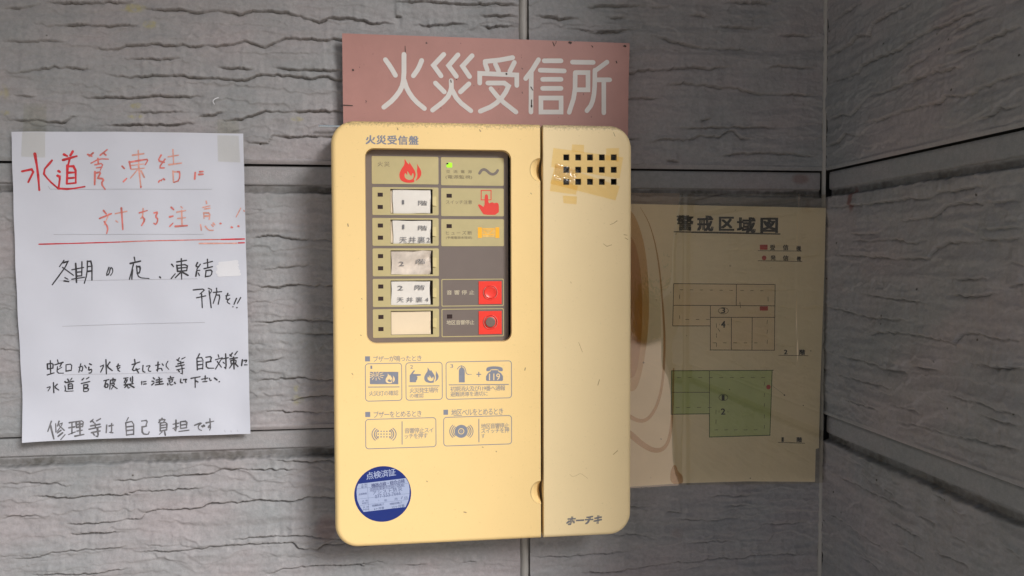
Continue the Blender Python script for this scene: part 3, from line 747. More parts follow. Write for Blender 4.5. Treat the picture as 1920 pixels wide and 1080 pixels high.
for j in range(nv+1):
    for i in range(nu+1):
        q = P(*pap(i/nu, j/nv), .005); V.append((q.x, surfN(q.x, q.z), q.z))
for j in range(nv):
    for i in range(nu):
        a = j*(nu+1)+i; Fc.append((a+nu+1, a+nu+2, a+1, a))
obj('sheet', V, Fc, M['paper'], nt_, smooth=True)
Z1 = dict(off=(0,220), sc=3.376, surf=surfN); Z2 = dict(off=(0,520), sc=3.176, surf=surfN)
def hand(name, strokes, w, mt, z, taper=.25, it=1, jit=.35):
    S = Strokes(.005, z['off'], z['sc'], surf=surfN, step=3e-6)
    for s in strokes:
        S.put(s, w*(.90+.35*random.random()), taper=taper if len(s) > 2 else taper*.5, it=it if len(s) > 2 else 0, jit=jit)
    S.build(name, mt, nt_)
hand('red_writing', [[(222,232),(240,340),(248,460)],[(140,342),(222,325),(178,410)],[(330,272),(268,345),(310,400),(368,450)],
 [(405,235),(425,245)],[(460,215),(445,240)],[(398,270),(485,245)],[(440,260),(430,300)],[(425,305),(422,420)],[(425,310),(475,308),(478,415)],[(430,350),(465,348)],[(430,385),(465,382)],[(428,420),(475,415)],[(370,340),(378,345)],[(365,370),(380,375),(372,440)],[(370,450),(440,455),(535,438)]], 13, M['red_ink'], Z1, .35)
hand('red_writing', [[(245,803),(500,797),(760,789)],[(1400,773),(1548,770)],[(1510,795),(1548,794)]], 7, M['red_ink'], Z1, .1)
hand('red_writing', [[(555,235),(580,245)],[(590,225),(565,245)],[(635,240),(680,205)],[(655,225),(672,240)],[(575,290),(630,262),(688,265)],[(620,260),(622,290)],[(600,300),(655,290),(635,335)],[(610,320),(645,315)],[(600,345),(598,425)],[(605,352),(640,345),(618,385)],[(620,385),(660,390),(640,420),(665,455)],
 [(775,310),(790,325)],[(785,408),(805,388)],[(820,280),(830,325)],[(820,285),(900,270),(940,265),(920,300)],[(895,440),(895,445)],
 [(1020,240),(1000,275),(1040,285)],[(1045,265),(1005,320),(1040,320)],[(1005,410),(1010,400)],[(1020,400),(1025,395)],[(1035,390),(1042,395)],[(1125,345),(1140,345),(1135,400),(1100,412)],
 [(1237,350),(1233,390)],[(1265,345),(1285,343)],[(1260,362),(1285,360)],
 [(655,590),(672,610)],[(660,660),(685,700),(675,735)],[(630,640),(705,610)],[(770,575),(780,710)],[(885,605),(935,590)],[(905,630),(920,650),(900,685)],[(978,605),(1000,600),(985,630),(1003,645),(990,680),(975,670)],
 [(1085,570),(1100,585)],[(1075,630),(1095,625)],[(1075,690),(1095,670)],[(1110,690),(1185,685)],[(1397,672)],[(1465,695),(1470,697)],[(1508,688),(1512,690)]], 9.5, M['red_faint'], Z1, .3)
hand('red_writing', [[(760,789),(900,783),(1300,774),(1400,773)]], 5.5, M['red_faint'], Z1, .0)
hand('red_writing', [[(840,240),(910,230)],[(875,210),(880,300)],[(835,305),(910,295)],[(835,330),(915,322)],[(878,300),(895,445)],[(870,335),(830,385)],[(895,340),(915,380)],
 [(1065,250),(1130,240)],[(1095,205),(1100,290)],[(1070,300),(1150,290)],[(1095,340),(1098,410)],[(1100,345),(1130,345)],
 [(690,610),(660,680)],[(730,610),(805,595)],[(735,655),(748,665)],[(908,578),(905,630),(895,640)],[(1145,565),(1155,575)],[(1120,600),(1175,590)],[(1125,640),(1175,635)],[(1150,590),(1152,685)],
 [(1305,530),(1308,545)],[(1285,570),(1330,560)],[(1295,580),(1330,575)],[(1290,605),(1292,640)],[(1290,605),(1330,605),(1325,645)],[(1295,625),(1325,625)],[(1270,680),(1275,715)],[(1300,690),(1320,715),(1350,715)],[(1340,680),(1350,690)],[(1350,670),(1360,680)],
 [(1525,575),(1495,630)],[(1545,590),(1548,595)],[(1260,798),(1500,797)]], 8, M['pale_red'], Z1, .2)
hand('black_writing', [[(405,905),(375,945)],[(400,920),(440,910),(330,1060)],[(395,950),(465,1000)],[(410,1015),(430,1025)],[(405,1035),(435,1040)],
 [(455,965),(530,950)],[(480,925),(485,1045)],[(520,915),(518,1000)],[(485,980),(518,978)],[(485,1005),(518,1003)],[(455,1025),(535,1012)],[(555,910),(552,990),(535,1050)],[(555,912),(583,910),(583,1030)],[(555,945),(583,942)],[(555,975),(583,972)],
 [(690,950),(672,1000),(690,995),(700,950),(712,955),(715,980),(700,1000)],[(850,885),(855,910)],[(825,925),(890,910)],[(845,930),(820,1025)],[(838,965),(835,1025)],[(865,940),(870,990)],[(870,945),(890,945),(885,985),(870,985)],[(870,985),(880,1015),(945,1020)],[(1013,1010),(1018,1016)],
 [(1088,930),(1100,945)],[(1085,1020),(1110,990)],[(1120,915),(1180,905)],[(1148,895),(1150,1025)],[(1120,935),(1125,975)],[(1120,938),(1188,930),(1182,970)],[(1125,955),(1182,950)],[(1125,975),(1182,970)],[(1145,980),(1110,1015)],[(1155,980),(1190,1000)],
 [(1250,920),(1238,945),(1260,945)],[(1268,930),(1240,970),(1265,968)],[(1245,975),(1240,1005)],[(1255,985),(1262,1000)],[(1290,925),(1345,912)],[(1313,898),(1316,950)],[(1292,958),(1345,945)],[(1305,970),(1300,1010)],[(1305,970),(1345,965),(1338,1003),(1303,1008)]], 8.5, M['black_ink'], Z1, .3)
hand('black_writing', [[(1150,75),(1225,68),(1190,100)],[(1170,122),(1225,110)],[(1200,100),(1205,180)],[(1240,65),(1265,75),(1245,105)],[(1245,80),(1258,180)],[(1270,90),(1320,85)],[(1290,65),(1292,90),(1270,155)],[(1290,105),(1312,105),(1300,160)],[(1345,110),(1370,105)],[(1358,95),(1345,130),(1360,130)],[(1370,125),(1350,145),(1370,158)],[(1410,125),(1395,160)],[(1435,120),(1415,155)],[(1388,175)],[(1412,180)],
 [(285,515),(287,545)],[(285,515),(320,510),(318,540)],[(287,545),(318,540)],[(303,495),(305,575)],[(285,580),(325,568)],[(345,490),(350,510)],[(330,520),(378,505)],[(370,510),(360,530)],[(345,530),(342,570),(380,570)],[(345,550),(370,535)],[(395,520),(395,555)],[(395,520),(430,515),(425,555)],[(395,558),(425,553)],
 [(470,535),(495,528),(490,560),(480,555)],[(482,515),(470,565)],[(505,525),(515,540)],[(535,515),(545,520)],[(530,535),(528,555),(548,545),(545,568),(530,570)],[(632,490),(635,575)],[(600,530),(622,520),(600,565)],[(655,505),(637,530),(670,555)],[(695,530),(715,525)],[(705,515),(698,545),(712,540)],[(715,535),(700,550),(715,560)],
 [(800,490),(805,520)],[(785,520),(830,505)],[(800,520),(785,560),(830,545)],[(810,545),(825,570)],[(850,525),(848,560),(862,565)],[(870,530),(895,525),(880,545),(885,560),(897,560)],[(925,525),(950,520)],[(940,505),(938,560),(930,550),(960,540),(965,555)],[(965,515),(972,525)],[(1000,500),(985,525),(1005,548)],
 [(1055,490),(1070,500)],[(1070,478),(1060,495)],[(1085,485),(1105,475)],[(1060,515),(1095,505)],[(1078,500),(1080,525)],[(1050,530),(1100,520)],[(1055,550),(1100,540)],[(1085,530),(1090,575),(1078,570)],[(1065,555),(1070,562)],
 [(1190,455),(1180,475)],[(1175,480),(1178,550)],[(1175,480),(1212,475),(1210,545)],[(1180,500),(1205,497)],[(1180,520),(1205,518)],[(1178,545),(1210,540)],[(1228,475),(1262,470),(1255,500)],[(1230,505),(1258,500)],[(1230,505),(1232,540),(1275,540)],
 [(1300,460),(1305,475)],[(1285,490),(1325,478)],[(1320,485),(1285,545)],[(1295,500),(1320,535)],[(1325,485),(1360,478)],[(1345,455),(1348,545),(1338,535)],[(1330,505),(1338,512)],
 [(1370,460),(1380,470)],[(1385,450),(1372,468)],[(1400,460),(1415,440)],[(1370,485),(1415,478)],[(1375,495),(1378,515)],[(1375,495),(1408,490),(1405,512)],[(1392,475),(1395,545)],[(1388,510),(1368,540)],[(1398,510),(1418,530)],[(1445,490),(1440,525)],[(1455,495),(1474,490),(1465,505)],[(1458,520),(1474,520)],
 [(322,625),(325,685)],[(285,655),(308,648),(290,675)],[(345,635),(328,652),(355,670)],[(405,605),(412,615)],[(430,600),(422,612)],[(400,625),(440,618)],[(410,635),(410,665)],[(410,635),(435,632),(435,662)],[(412,648),(432,646)],[(410,662),(435,660)],[(390,620),(395,625)],[(390,645),(395,665),(390,678),(440,675)],
 [(490,610),(500,600)],[(515,605),(530,595)],[(485,632),(535,620)],[(500,640),(500,678)],[(500,640),(525,637),(522,655),(502,657)],[(502,662),(530,660),(525,678),(502,680)],[(620,615),(650,608)],[(635,612),(622,650)],[(628,635),(628,655)],[(628,635),(645,633),(643,655),(628,655)],[(660,612),(655,665)],[(660,612),(690,605),(685,620)],[(675,600),(675,630)],[(662,632),(688,628),(665,665)],[(668,640),(700,662)],
 [(740,600),(765,597)],[(752,600),(742,625)],[(750,612),(762,610),(748,632)],[(778,598),(780,615)],[(790,590),(792,625),(785,622)],[(742,640),(795,632)],[(765,635),(745,655)],[(762,645),(765,660),(775,655)],[(775,640),(800,655)],[(845,620),(845,638)],[(855,622),(870,620)],[(857,635),(872,634)],
 [(912,598),(920,606)],[(905,618),(915,620)],[(905,640),(918,628)],[(945,595),(950,602)],[(930,612),(965,605)],[(930,625),(965,620)],[(925,640),(972,634)],[(948,605),(950,636)],[(1015,590),(1018,598)],[(1000,603),(1035,597)],[(1005,612),(1030,608)],[(1008,612),(1008,625),(1028,622),(1028,608)],[(998,632),(1000,640)],[(1010,632),(1018,642),(1030,638)],[(1040,625),(1045,632)],
 [(1078,605),(1075,625),(1088,628)],[(1095,608),(1115,605),(1105,615),(1110,625)],[(1140,600),(1195,590)],[(1165,598),(1165,655)],[(1170,615),(1182,622)],[(1205,605),(1240,598)],[(1225,585),(1225,610)],[(1210,620),(1235,618)],[(1250,600),(1255,615),(1262,610)],[(1280,598),(1295,610)],[(1308,620)]], 6.6, M['black_ink'], Z2, .2)
hand('grey_writing', [[(310,855),(290,915)],[(305,880),(325,960)],[(335,870),(337,920)],[(355,855),(345,885)],[(350,875),(380,865),(345,915)],[(355,880),(385,910)],[(365,910),(345,925)],[(375,925),(350,945)],[(390,935),(365,965)],
 [(415,865),(445,860)],[(430,862),(430,930)],[(412,895),(445,890)],[(410,935),(450,920)],[(455,860),(455,895)],[(455,860),(498,852),(492,890)],[(457,877),(492,873)],[(457,893),(492,888)],[(475,860),(478,940)],[(460,915),(490,910)],[(448,945),(500,935)],
 [(540,860),(555,845)],[(550,855),(558,865)],[(575,855),(598,842)],[(540,885),(595,875)],[(565,870),(568,895)],[(530,905),(600,890)],[(545,925),(595,915)],[(580,900),(585,950),(570,945)],[(555,930),(562,940)],[(635,880),(632,925)],[(650,885),(675,880)],[(665,870),(665,920),(655,925),(672,925)],
 [(765,835),(755,855)],[(750,865),(755,940)],[(750,865),(798,855),(798,935)],[(755,890),(795,885)],[(755,912),(795,907)],[(755,938),(798,932)],[(845,855),(880,850),(870,885)],[(848,890),(875,885)],[(848,890),(850,930),(885,935),(890,920)],
 [(965,840),(945,865)],[(950,850),(985,845),(975,860)],[(955,868),(955,915)],[(955,868),(995,862),(992,908)],[(958,882),(990,878)],[(958,897),(990,893)],[(955,915),(992,908)],[(965,920),(950,935)],[(980,915),(985,940)],[(1030,875),(1065,868)],[(1048,850),(1048,915),(1038,905)],[(1030,900),(1062,888)],[(1075,860),(1075,900)],[(1075,860),(1115,855),(1110,895)],[(1078,880),(1110,875)],[(1078,900),(1112,895)],[(1065,918),(1125,910)],
 [(1160,880),(1205,862),(1180,885),(1185,905),(1200,910)],[(1205,885),(1210,890)],[(1215,880),(1220,885)],[(1230,865),(1275,855)],[(1252,840),(1255,890),(1242,895),(1245,880),(1258,885),(1250,910)]], 7.6, M['grey_ink'], Z2, .3, jit=.6)
hand('printed_rule', [[(372,292),(700,280),(1220,268)],[(375,580),(1060,568)],[(1338,910),(1342,922)],[(1375,912),(1378,922)],[(1412,908),(1418,918)]], 1.8, M['rule'], Z2, 0, 0, 0)
hand('printed_rule', [[(305,435),(318,455),(1340,455)],[(340,742),(1290,740)],[(370,1035),(1250,1022)]], 1.9, M['rule'], Z1, 0, 0, 0)
# correction fluid in overlapping swipes
SW = Strokes(.005, (0,220), 3.376, surf=surfN, step=8e-6)
for k, (a, b, c, d) in enumerate([(1392,925,1498,915),(1380,945,1505,935),(1385,962,1502,955),(1378,980,1510,972),(1388,998,1515,992)]): SW.put([(a,b),(c,d)], 21, jit=.4)
SW.build('correction_fluid', M['correct'], nt_)
def surfplate(name, px, d0, mt, parent, surf, nx=14, nz=14):
    """thin film given by four photo pixels, laid over a surface function"""
    V = []; Fc = []
    for j in range(nz+1):
        for i in range(nx+1):
            u, v = i/nx, j/nz
            x = (px[0][0]*(1-u)+px[1][0]*u)*(1-v)+(px[3][0]*(1-u)+px[2][0]*u)*v
            y = (px[0][1]*(1-u)+px[1][1]*u)*(1-v)+(px[3][1]*(1-u)+px[2][1]*u)*v
            q = P(x, y, d0); V.append((q.x, surf(q.x, q.z), q.z))
    for j in range(nz):
        for i in range(nx):
            a = j*(nx+1)+i; Fc.append((a+nx+1, a+nx+2, a+1, a))
    return obj(name, V, Fc, mt, parent, smooth=True)
ZTOPN = P(240, 250, .005).z
def surfTape(x, z):
    if z < ZTOPN-.0006: return surfN(x, z)-.00030
    t = min(1, (z-ZTOPN+.0006)/.003)
    return (surfN(x, z)-.0003)*(1-t)+(-.0031-.0002*math.sin(x*900))*t
surfplate('tape_strip', [(44,193),(86,194),(86,296),(41,294)], .004, M['tape'], nt_, surfTape, 10, 30)
surfplate('tape_strip', [(407,223),(447,224),(451,305),(409,303)], .004, M['tape'], nt_, surfTape, 10, 30)

# curled sliver of old tape on the wall
S = Strokes(.0035, (0,0), 2.909)
S.put([(1190,533),(1168,540),(1160,555),(1170,568)], 5, it=2, taper=.5)
tag(S.build('tape_scrap', M['correct'], None), 'tiny curled white scrap on the wall above the paper notice', 'scrap')

# ------------------------------------------------------------------ zone plan in its plastic sleeve
pl = empty('zone_plan_poster', P(1365,640,.003), 'yellowed zone plan 警戒区域図 in a clear plastic sleeve between panel and corner', 'poster')
pl_px = [(1150,381.5),(1548.5,389.8),(1546,500),(1541,640),(1537,765),(1535.5,840),(1529.5,842),(1528,903.5),(1400,902.5),(1281,906),(1150,915)]
PD = .0046
prism('plan_sheet', pxpoly(pl_px, PD), PD, .0004, M['plan'], pl)
S = Strokes(PD+.0001, (1170,350), 3.723)
for l in [[(347,677),(1055,683)],[(1055,683),(1050,1143)],[(347,677),(340,972)],[(340,972),(603,972)],[(603,832),(603,1140)],[(600,1140),(1048,1142)],[(345,828),(1050,832)],[(603,912),(1050,912)],[(785,683),(783,830)],[(750,912),(749,1141)],[(895,912),(893,1141)]]: S.put(l, 5)
S.put([(350,315),(720,321),(1088,331)], 9, jit=.5); S.put([(470,321),(1088,333)], 5)
S.put([(935,447),(1240,450)], 4); S.put([(935,517),(1242,522)], 4)
for k in range(9): S.put([(392+k*69+(8 if k > 5 else 0),719+k*.9),(412+k*69+(8 if k > 5 else 0),719.5+k*.9)], 3.4)
for k in range(3): S.put([(430+k*72,927),(452+k*72,927)], 3.4)
for z_ in (755,): S.put([(388,z_),(388,z_+26)], 3.4)
for a in (900,): S.put([(388,a),(388,a+20)], 3.4)
for z_ in (770,): S.put([(1005,z_),(1005,z_+30)], 3.4)
for z_ in (930,1000,1070): S.put([(1000,z_),(998,z_+26)], 3.4)
for z_ in (955,1025,1090): S.put([(645,z_),(645,z_+28)], 3.4)
S.put([(655,990),(668,1010)], 4); S.put([(808,805),(812,845)], 4); S.put([(665,958),(666,966)], 3); S.put([(725,958),(724,966)], 3)
for k in range(5): S.put([(620+k*72,1090),(642+k*72,1090)], 3.4)
el = [(693+35*math.cos(a), 866+22*math.sin(a)) for a in np.linspace(0, 2*math.pi, 24, endpoint=False)]
S.put(el, 3.4, closed=True)
S.build('plan_line', M['plan_ink'], pl)
S = Strokes(PD+.00012, (1170,630), 3.6)
for l in [[(577,235),(577,525)],[(322,380),(577,380)],[(1045,130),(1243,133)],[(1040,718),(1220,724)],[(1000,335),(1080,395)]]: S.put(l, 4 if l[0][0] != 1000 else 1.4)
for k in range(9): S.put([(360+k*71,281),(384+k*71,281)], 3.2)
for k in range(4): S.put([(350+k*72,482),(374+k*72,482)], 3.2)
for k in range(5): S.put([(612+k*66,634),(634+k*66,633)], 3.2)
for z_ in (310,385,455,530,600): S.put([(948,z_),(946,z_+24)], 3.2)
for z_ in (500,565): S.put([(621,z_),(620,z_+26)], 3.2)
S.put([(642,505),(641,515)], 3); S.put([(700,505),(702,515)], 3)
el = [(670+30*math.cos(a), 415+21*math.sin(a)) for a in np.linspace(0, 2*math.pi, 24, endpoint=False)]
S.put(el, 3.4, closed=True)
for p in [(130,178),(248,694),(710,360),(1208,468),(850,958),(1258,100),(1080,398)]: S.put([p, (p[0]+3, p[1]+2)], 10 if p[0] in (130,1080) else 6)
S.build('plan_line', M['plan_ink'], pl)
prism('green_zone', pxpoly([(322,235),(1000,232),(985,670),(577,682),(577,525),(318,528)], PD+.00006, (1170,630), 3.6), PD+.00006, .00003, M['plan_green'], pl, sides=False)
S = Strokes(PD+.0001, (1170,630), 3.6)
S.put([(322,235),(1000,232),(985,670),(577,682),(577,525),(318,528)], 6, closed=True); S.put([(1000,232),(1008,231)], 6)
S.build('green_outline', M['plan_green_dark'], pl)
prism('peach_zone', pxpoly([(347,677),(1055,683),(1050,1143),(603,1142),(603,972),(340,972)], PD+.00005, (1170,350), 3.723), PD+.00005, .00003, M['plan_peach'], pl, sides=False)
prism('legend_mark', pxpoly([(948,405),(1002,405),(1002,440),(948,440)], PD+.0001, (1170,350), 3.723), PD+.0001, .00003, M['plan_red'], pl, sides=False)
prism('legend_mark', pxpoly([(948,836),(1005,836),(1005,865),(948,865)], PD+.0001, (1170,350), 3.723), PD+.0001, .00003, M['plan_red'], pl, sides=False)
for cx, cy in ((1432.6,483.5),(1440.8,725.6)):
    c = P(cx, cy, PD); prism('legend_dot', [(c.x+.0025*math.cos(a), c.z+.0025*math.sin(a)) for a in np.linspace(0, 2*math.pi, 20, endpoint=False)], PD+.00012, .00003, M['plan_red'], pl, sides=False)
T = Texts(PD+.00014)
for ch, x0, x1, y0, y1 in [('警',1270,1299,404,432),('戒',1308.5,1336.5,405,433),('区',1349,1375.5,407,432),('域',1383,1415.5,408,436),('図',1427,1457.4,409,436)]: T.put(ch, x0, y0, x1, y1, bold=.05)
for ch, x0, x1, y0, y1 in [('受',1444,1453,459,469),('信',1468,1478,459,469),('機',1493,1501.5,461,470),('発',1445,1454,479,488),('信',1468,1478,479,489),('機',1494,1501.5,481,489)]: T.put(ch, x0, y0, x1, y1, bold=.03)
T.put('3', 1352.5, 577, 1359.5, 587, bold=.03); T.put('4', 1352.5, 602, 1359.5, 614, bold=.05)
T.put('1', 1353.5, 741, 1358, 750, bold=.04); T.put('2', 1352, 766, 1359.5, 777, bold=.04)
T.put('2', 1470, 656, 1476, 664, bold=.05); T.put('階', 1499, 656, 1509, 665, bold=.05)
T.put('1', 1465.5, 820, 1469, 828, bold=.05); T.put('階', 1494, 820, 1503, 829, bold=.05)
T.build('lettering', M['plan_black'], pl)
def stain_and_reflection(name, pts, mt, d): prism(name, pxpoly(smoothpoly(pts, True, 2), d), d, .00002, mt, pl, sides=False)  # curved reflections of the sleeve painted as flat tinted shapes
stain_and_reflection('water_stain', [(1150,375),(1183,392),(1198,420),(1211,470),(1217,540),(1217,600),(1211,660),(1200,715),(1188,738),(1150,725)], M['stain_light'], PD+.0003)
stain_and_reflection('water_stain', [(1150,420),(1186,440),(1200,490),(1205,560),(1203,640),(1194,700),(1182,712),(1150,700)], M['stain_light'], PD+.00036)
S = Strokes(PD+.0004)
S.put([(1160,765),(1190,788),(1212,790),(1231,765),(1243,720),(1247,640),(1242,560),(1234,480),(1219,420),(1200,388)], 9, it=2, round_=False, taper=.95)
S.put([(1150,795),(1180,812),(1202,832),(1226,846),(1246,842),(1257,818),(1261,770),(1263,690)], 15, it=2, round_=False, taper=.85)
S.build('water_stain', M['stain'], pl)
stain_and_reflection('water_stain', [(1258,908),(1256,888),(1262,872),(1268,872),(1271,884),(1281,892),(1281,908)], M['stain'], PD+.0003)
# the plastic sleeve: a rippled clear film
fx0 = P(1150,366,.006).x; fx1 = P(1548,366,.006).x; fz1 = P(1300,363,.006).z; fz0 = P(1300,911,.006).z
xs = np.linspace(fx0, fx1, 150); zs_ = np.linspace(fz0, fz1, 200)
Xf, Zf = np.meshgrid(xs, zs_)
ul = np.clip(1-(Xf-fx0)/(fx1-fx0), 0, 1)
bul = (vnoise(Xf, Zf, .032, .10, 71)*.0012+vnoise(Xf, Zf, .018, .05, 72)*.0005)*np.clip((P(1279,600,.006).x-Xf)/.025, 0, 1)+vnoise(Xf, Zf, .06, .12, 73)*.00018
cb = P(1188,560,.006)
bul = bul+.0010*np.exp(-((Xf-cb.x)/.022)**2-((Zf-cb.z)/.13)**2)
Yf = -(PD+.0034+bul+.0009*np.exp(-((Xf-(fx1-.028+.004*np.cos((Zf-fz0)*14)))/.0012)**2)*(Zf > fz0+.12))
Zf2 = Zf+.0016*np.sin((Xf-fx0)*22)*np.clip((fz0+.03-Zf)/.03, 0, 1)
gridmesh('plastic_sleeve', Xf, Yf, Zf2, M['film'], pl)

# ------------------------------------------------------------------ fire alarm panel
DP = .058
pa = empty('fire_alarm_panel', P(905,620,0), 'yellowed cream fire alarm receiver with zone window and side door at centre of the wall', 'alarm panel')
def pt(x, y, d=DP):
    q = P(x, y, d); return q.x, q.z
XL0 = pt(623.3, 600)[0]; XR0 = pt(1184.6, 600)[0]; ZT0 = pt(800, 228.2)[1]; ZB0 = pt(800, 1021)[1]
XM0 = pt(1014.2, 600)[0]; XM1 = pt(1018.6, 600)[0]
RC = .0215
def cover(name, x0, x1, z0, z1, rad, fi, mt, notches=(), holes=(), back=.028, parent=pa):
    """moulded cover: fi = fillet (left, right, bottom, top), rad = corner radii (tl,tr,br,bl)"""
    K = 9; rings = []
    for k in range(-1, K+1):
        a = math.pi/2*max(k, 0)/K
        ins = [f*(1-math.cos(a)) for f in fi]; dep = max(fi)*(1-math.sin(a)) if k >= 0 else back
        X0, X1, Z0, Z1 = x0+ins[0], x1-ins[1], z0+ins[2], z1-ins[3]
        pts = []
        for (cx, cz, a0, r0, ix, iz, sx, sz) in ((X0,Z1,180,rad[0],ins[0],ins[3],1,-1),(X1,Z1,90,rad[1],ins[1],ins[3],-1,-1),(X1,Z0,0,rad[2],ins[1],ins[2],-1,1),(X0,Z0,-90,rad[3],ins[0],ins[2],1,1)):
            rx = max(r0-ix, .0002); rz = max(r0-iz, .0002)
            seg = 12 if r0 > .005 else 2
            arc = [(cx+sx*rx+rx*math.cos(math.radians(a0-90*i/seg)), cz+sz*rz+rz*math.sin(math.radians(a0-90*i/seg))) for i in range(seg+1)]
            pts += arc
            if sx == -1 and sz == -1:
                for zc, nrx, nrz in notches:
                    for i in range(25):
                        t = math.pi*i/24; pts.append((X1-nrx*math.sin(t), zc+nrz*math.cos(t)))
        rings.append([(p[0], -(DP-dep), p[1]) for p in pts])
    bm = bmesh.new(); R = [[bm.verts.new(p) for p in r] for r in rings]; n = len(R[0])
    sm = []
    for a, b in zip(R[:-1], R[1:]):
        for i in range(n):
            j = (i+1) % n; f = bm.faces.new((a[i], a[j], b[j], b[i])); f.smooth = True
    es = [bm.edges.get((R[-1][i], R[-1][(i+1) % n])) for i in range(n)]
    for h in holes:
        hv = [bm.verts.new((p[0], -DP, p[1])) for p in h['poly']]
        es += [bm.edges.new((hv[i], hv[(i+1) % len(hv)])) for i in range(len(hv))]
        bk = [bm.verts.new((p[0], -DP+h['deep'], p[1])) for p in h['poly']]
        for i in range(len(hv)):
            j = (i+1) % len(hv); bm.faces.new((hv[i], hv[j], bk[j], bk[i]))
    bmesh.ops.triangle_fill(bm, use_beauty=True, use_dissolve=False, edges=es, normal=(0,-1,0))
    bmesh.ops.recalc_face_normals(bm, faces=bm.faces[:])
    bm.verts.index_update()
    V = [v.co.copy() for v in bm.verts]; Fs = [[v.index for v in f.verts] for f in bm.faces]; sm = [f.smooth for f in bm.faces]
    bm.free()
    return obj(name, V, Fs, mt, parent, smooth=sm)
wz1 = pt(700,277.5)[1]; wz0 = pt(700,644.5)[1]; wx0 = pt(685.5,460)[0]; wx1 = pt(959,460)[0]
nz1 = pt(1015,318.5)[1]; nz2 = pt(1014,923)[1]; NRX = .0100; NRZ = .0112
M['cover'] = panel_mat('yellowed cream plastic', (.80, .585, .265, 1), (ZT0-ZB0)/2)
M['door'] = panel_mat('paler cream plastic', (.75, .60, .345, 1), (ZT0-ZB0)/2)
M['rearbox'] = mat('yellowed rear housing', (.55, .42, .25), .6, .08, 20)
box('rear_housing', XL0+.0015, XR0-.0015, -(DP-.027), -.003, ZB0+.0015, ZT0-.0015, M['rearbox'], pa, bev=.006)
fcov = cover('front_cover', XL0, XM0, ZB0, ZT0, (RC,.0008,.0008,RC), (.0052,.0005,.0045,.0045), M['cover'],
   notches=[(nz1, NRX, NRZ), (nz2, NRX, NRZ)], holes=[dict(poly=rrect(wx0, wz0, wx1, wz1, .0085), deep=.0085)])
for zc in (nz1, nz2):
    V = []; Fs = []; nr = 14; na = 26
    for j in range(nr+1):
        r = j/nr
        for i in range(na+1):
            t = math.pi*i/na
            dep = .0125*(max(0, 1-r**2.2))*(.12+.88*(1-r*math.sin(t))**1.3)
            V.append((XM0-NRX*r*math.sin(t), -DP+dep+.0001, zc+NRZ*r*math.cos(t)))
    for j in range(nr):
        for i in range(na):
            a = j*(na+1)+i; Fs.append((a, a+1, a+na+2, a+na+1))
    obj('thumb_notch', V, Fs, M['cover'], fcov, smooth=True)
hs_ = []
for r_, y in enumerate((295.0, 318.2, 340.8)):
    for x in (1062.0, 1084.3, 1106.4, 1128.7, 1151.0):
        c = pt(x, y); h = .0029; hs_.append(dict(poly=[(c[0]-h, c[1]+h), (c[0]+h, c[1]+h), (c[0]+h, c[1]-h), (c[0]-h, c[1]-h)], deep=.003))
dcov = cover('side_door', XM1, XR0, ZB0, ZT0, (.0008,RC,RC,.0008), (.0005,.0050,.0045,.0045), M['door'], holes=hs_)
box('speaker_cavity', pt(1050,300)[0], pt(1163,300)[0], -(DP-.020), -(DP-.012), pt(1100,352)[1], pt(1100,284)[1], M['black'], dcov)
box('seam_backing', XM0-.002, XM1+.002, -(DP-.012), -(DP-.020), ZB0+.002, ZT0-.002, M['seam'], pa)

# display plate behind the window
DW = DP-.0085
def prect(x0, y0, x1, y1, d, r=.0):
    a = P(x0, y0, d); b = P(x1, y1, d)
    return rrect(a.x, b.z, b.x, a.z, r, 4) if r else [(a.x, b.z), (b.x, b.z), (b.x, a.z), (a.x, a.z)]
slots = [(731.8,354.2,811.3,400.4),(732,411.8,811.4,456.6),(732.4,469.5,811.7,514.4),(732.4,526.2,811.8,571.4),(732.8,583.2,812,627)]
disp = prism('display_plate', [(wx0-.004,wz0-.004),(wx1-.0022,wz0-.004),(wx1-.0022,wz1+.003),(wx0-.004,wz1+.003)], DW, .0015, M['dispbrown'], pa, holes=[prect(*s, DW) for s in slots])
box('display_well', wx0-.004, wx1+.004, -(DW-.012), -(DW-.006), wz0-.004, wz1+.004, M['black'], pa)
DT = DW+.00025
def slotbox(parent, s):
    a = P(s[0], s[1], DW); b = P(s[2], s[3], DW); x0, x1, z0, z1 = a.x, b.x, b.z, a.z; yb = -(DW-.0055); yf = -DW
    V = [(x0,yf,z0),(x1,yf,z0),(x1,yf,z1),(x0,yf,z1),(x0,yb,z0),(x1,yb,z0),(x1,yb,z1),(x0,yb,z1)]
    obj('card_slot', V, [(4,5,6,7),(0,1,5,4),(1,2,6,5),(2,3,7,6),(3,0,4,7)], M['slotdark'], parent)
tiles = [(697.8,350.6,822.4,403.6),(698,408.6,822.6,460.8),(698.5,465.8,823,517.5),(698.8,523,823.3,574.5),(699,580,823.5,631.6)]
lamps = [((708,361.2),(708,384.2)),((708.3,419),(708.4,441.8)),((708.6,476.4),(708.7,499.2)),((709,533.4),(709,556.2)),((709.3,590.5),(709.3,613.2))]
cards = [((736.5,355.6,807.3,400.2),'card'),((736.7,413.6,807.6,456.6),'card'),((733.5,470.2,808,514.4),'crumpled'),((733.5,527.6,806.5,571.2),'card'),((733.5,584.4,807.8,626.4),'blank')]
zl = [('1','階',None),('1','階','天井裏2'),('2','階',None),('2','階','天井裏4'),(None,None,None)]
tpos = [((753.8,375,757.8,383),(784,376,801.2,385.3),None),((754.3,421.2,758.2,429.3),(784,422.8,801,432),(749,443.6,806.6,455.2)),((747.8,490.4,757.4,498.5),(779.6,485.5,797.8,494.6),None),((745,535.8,756,544),(777.8,534.4,796.6,543.2),(744,557,803.5,566.4)),None]
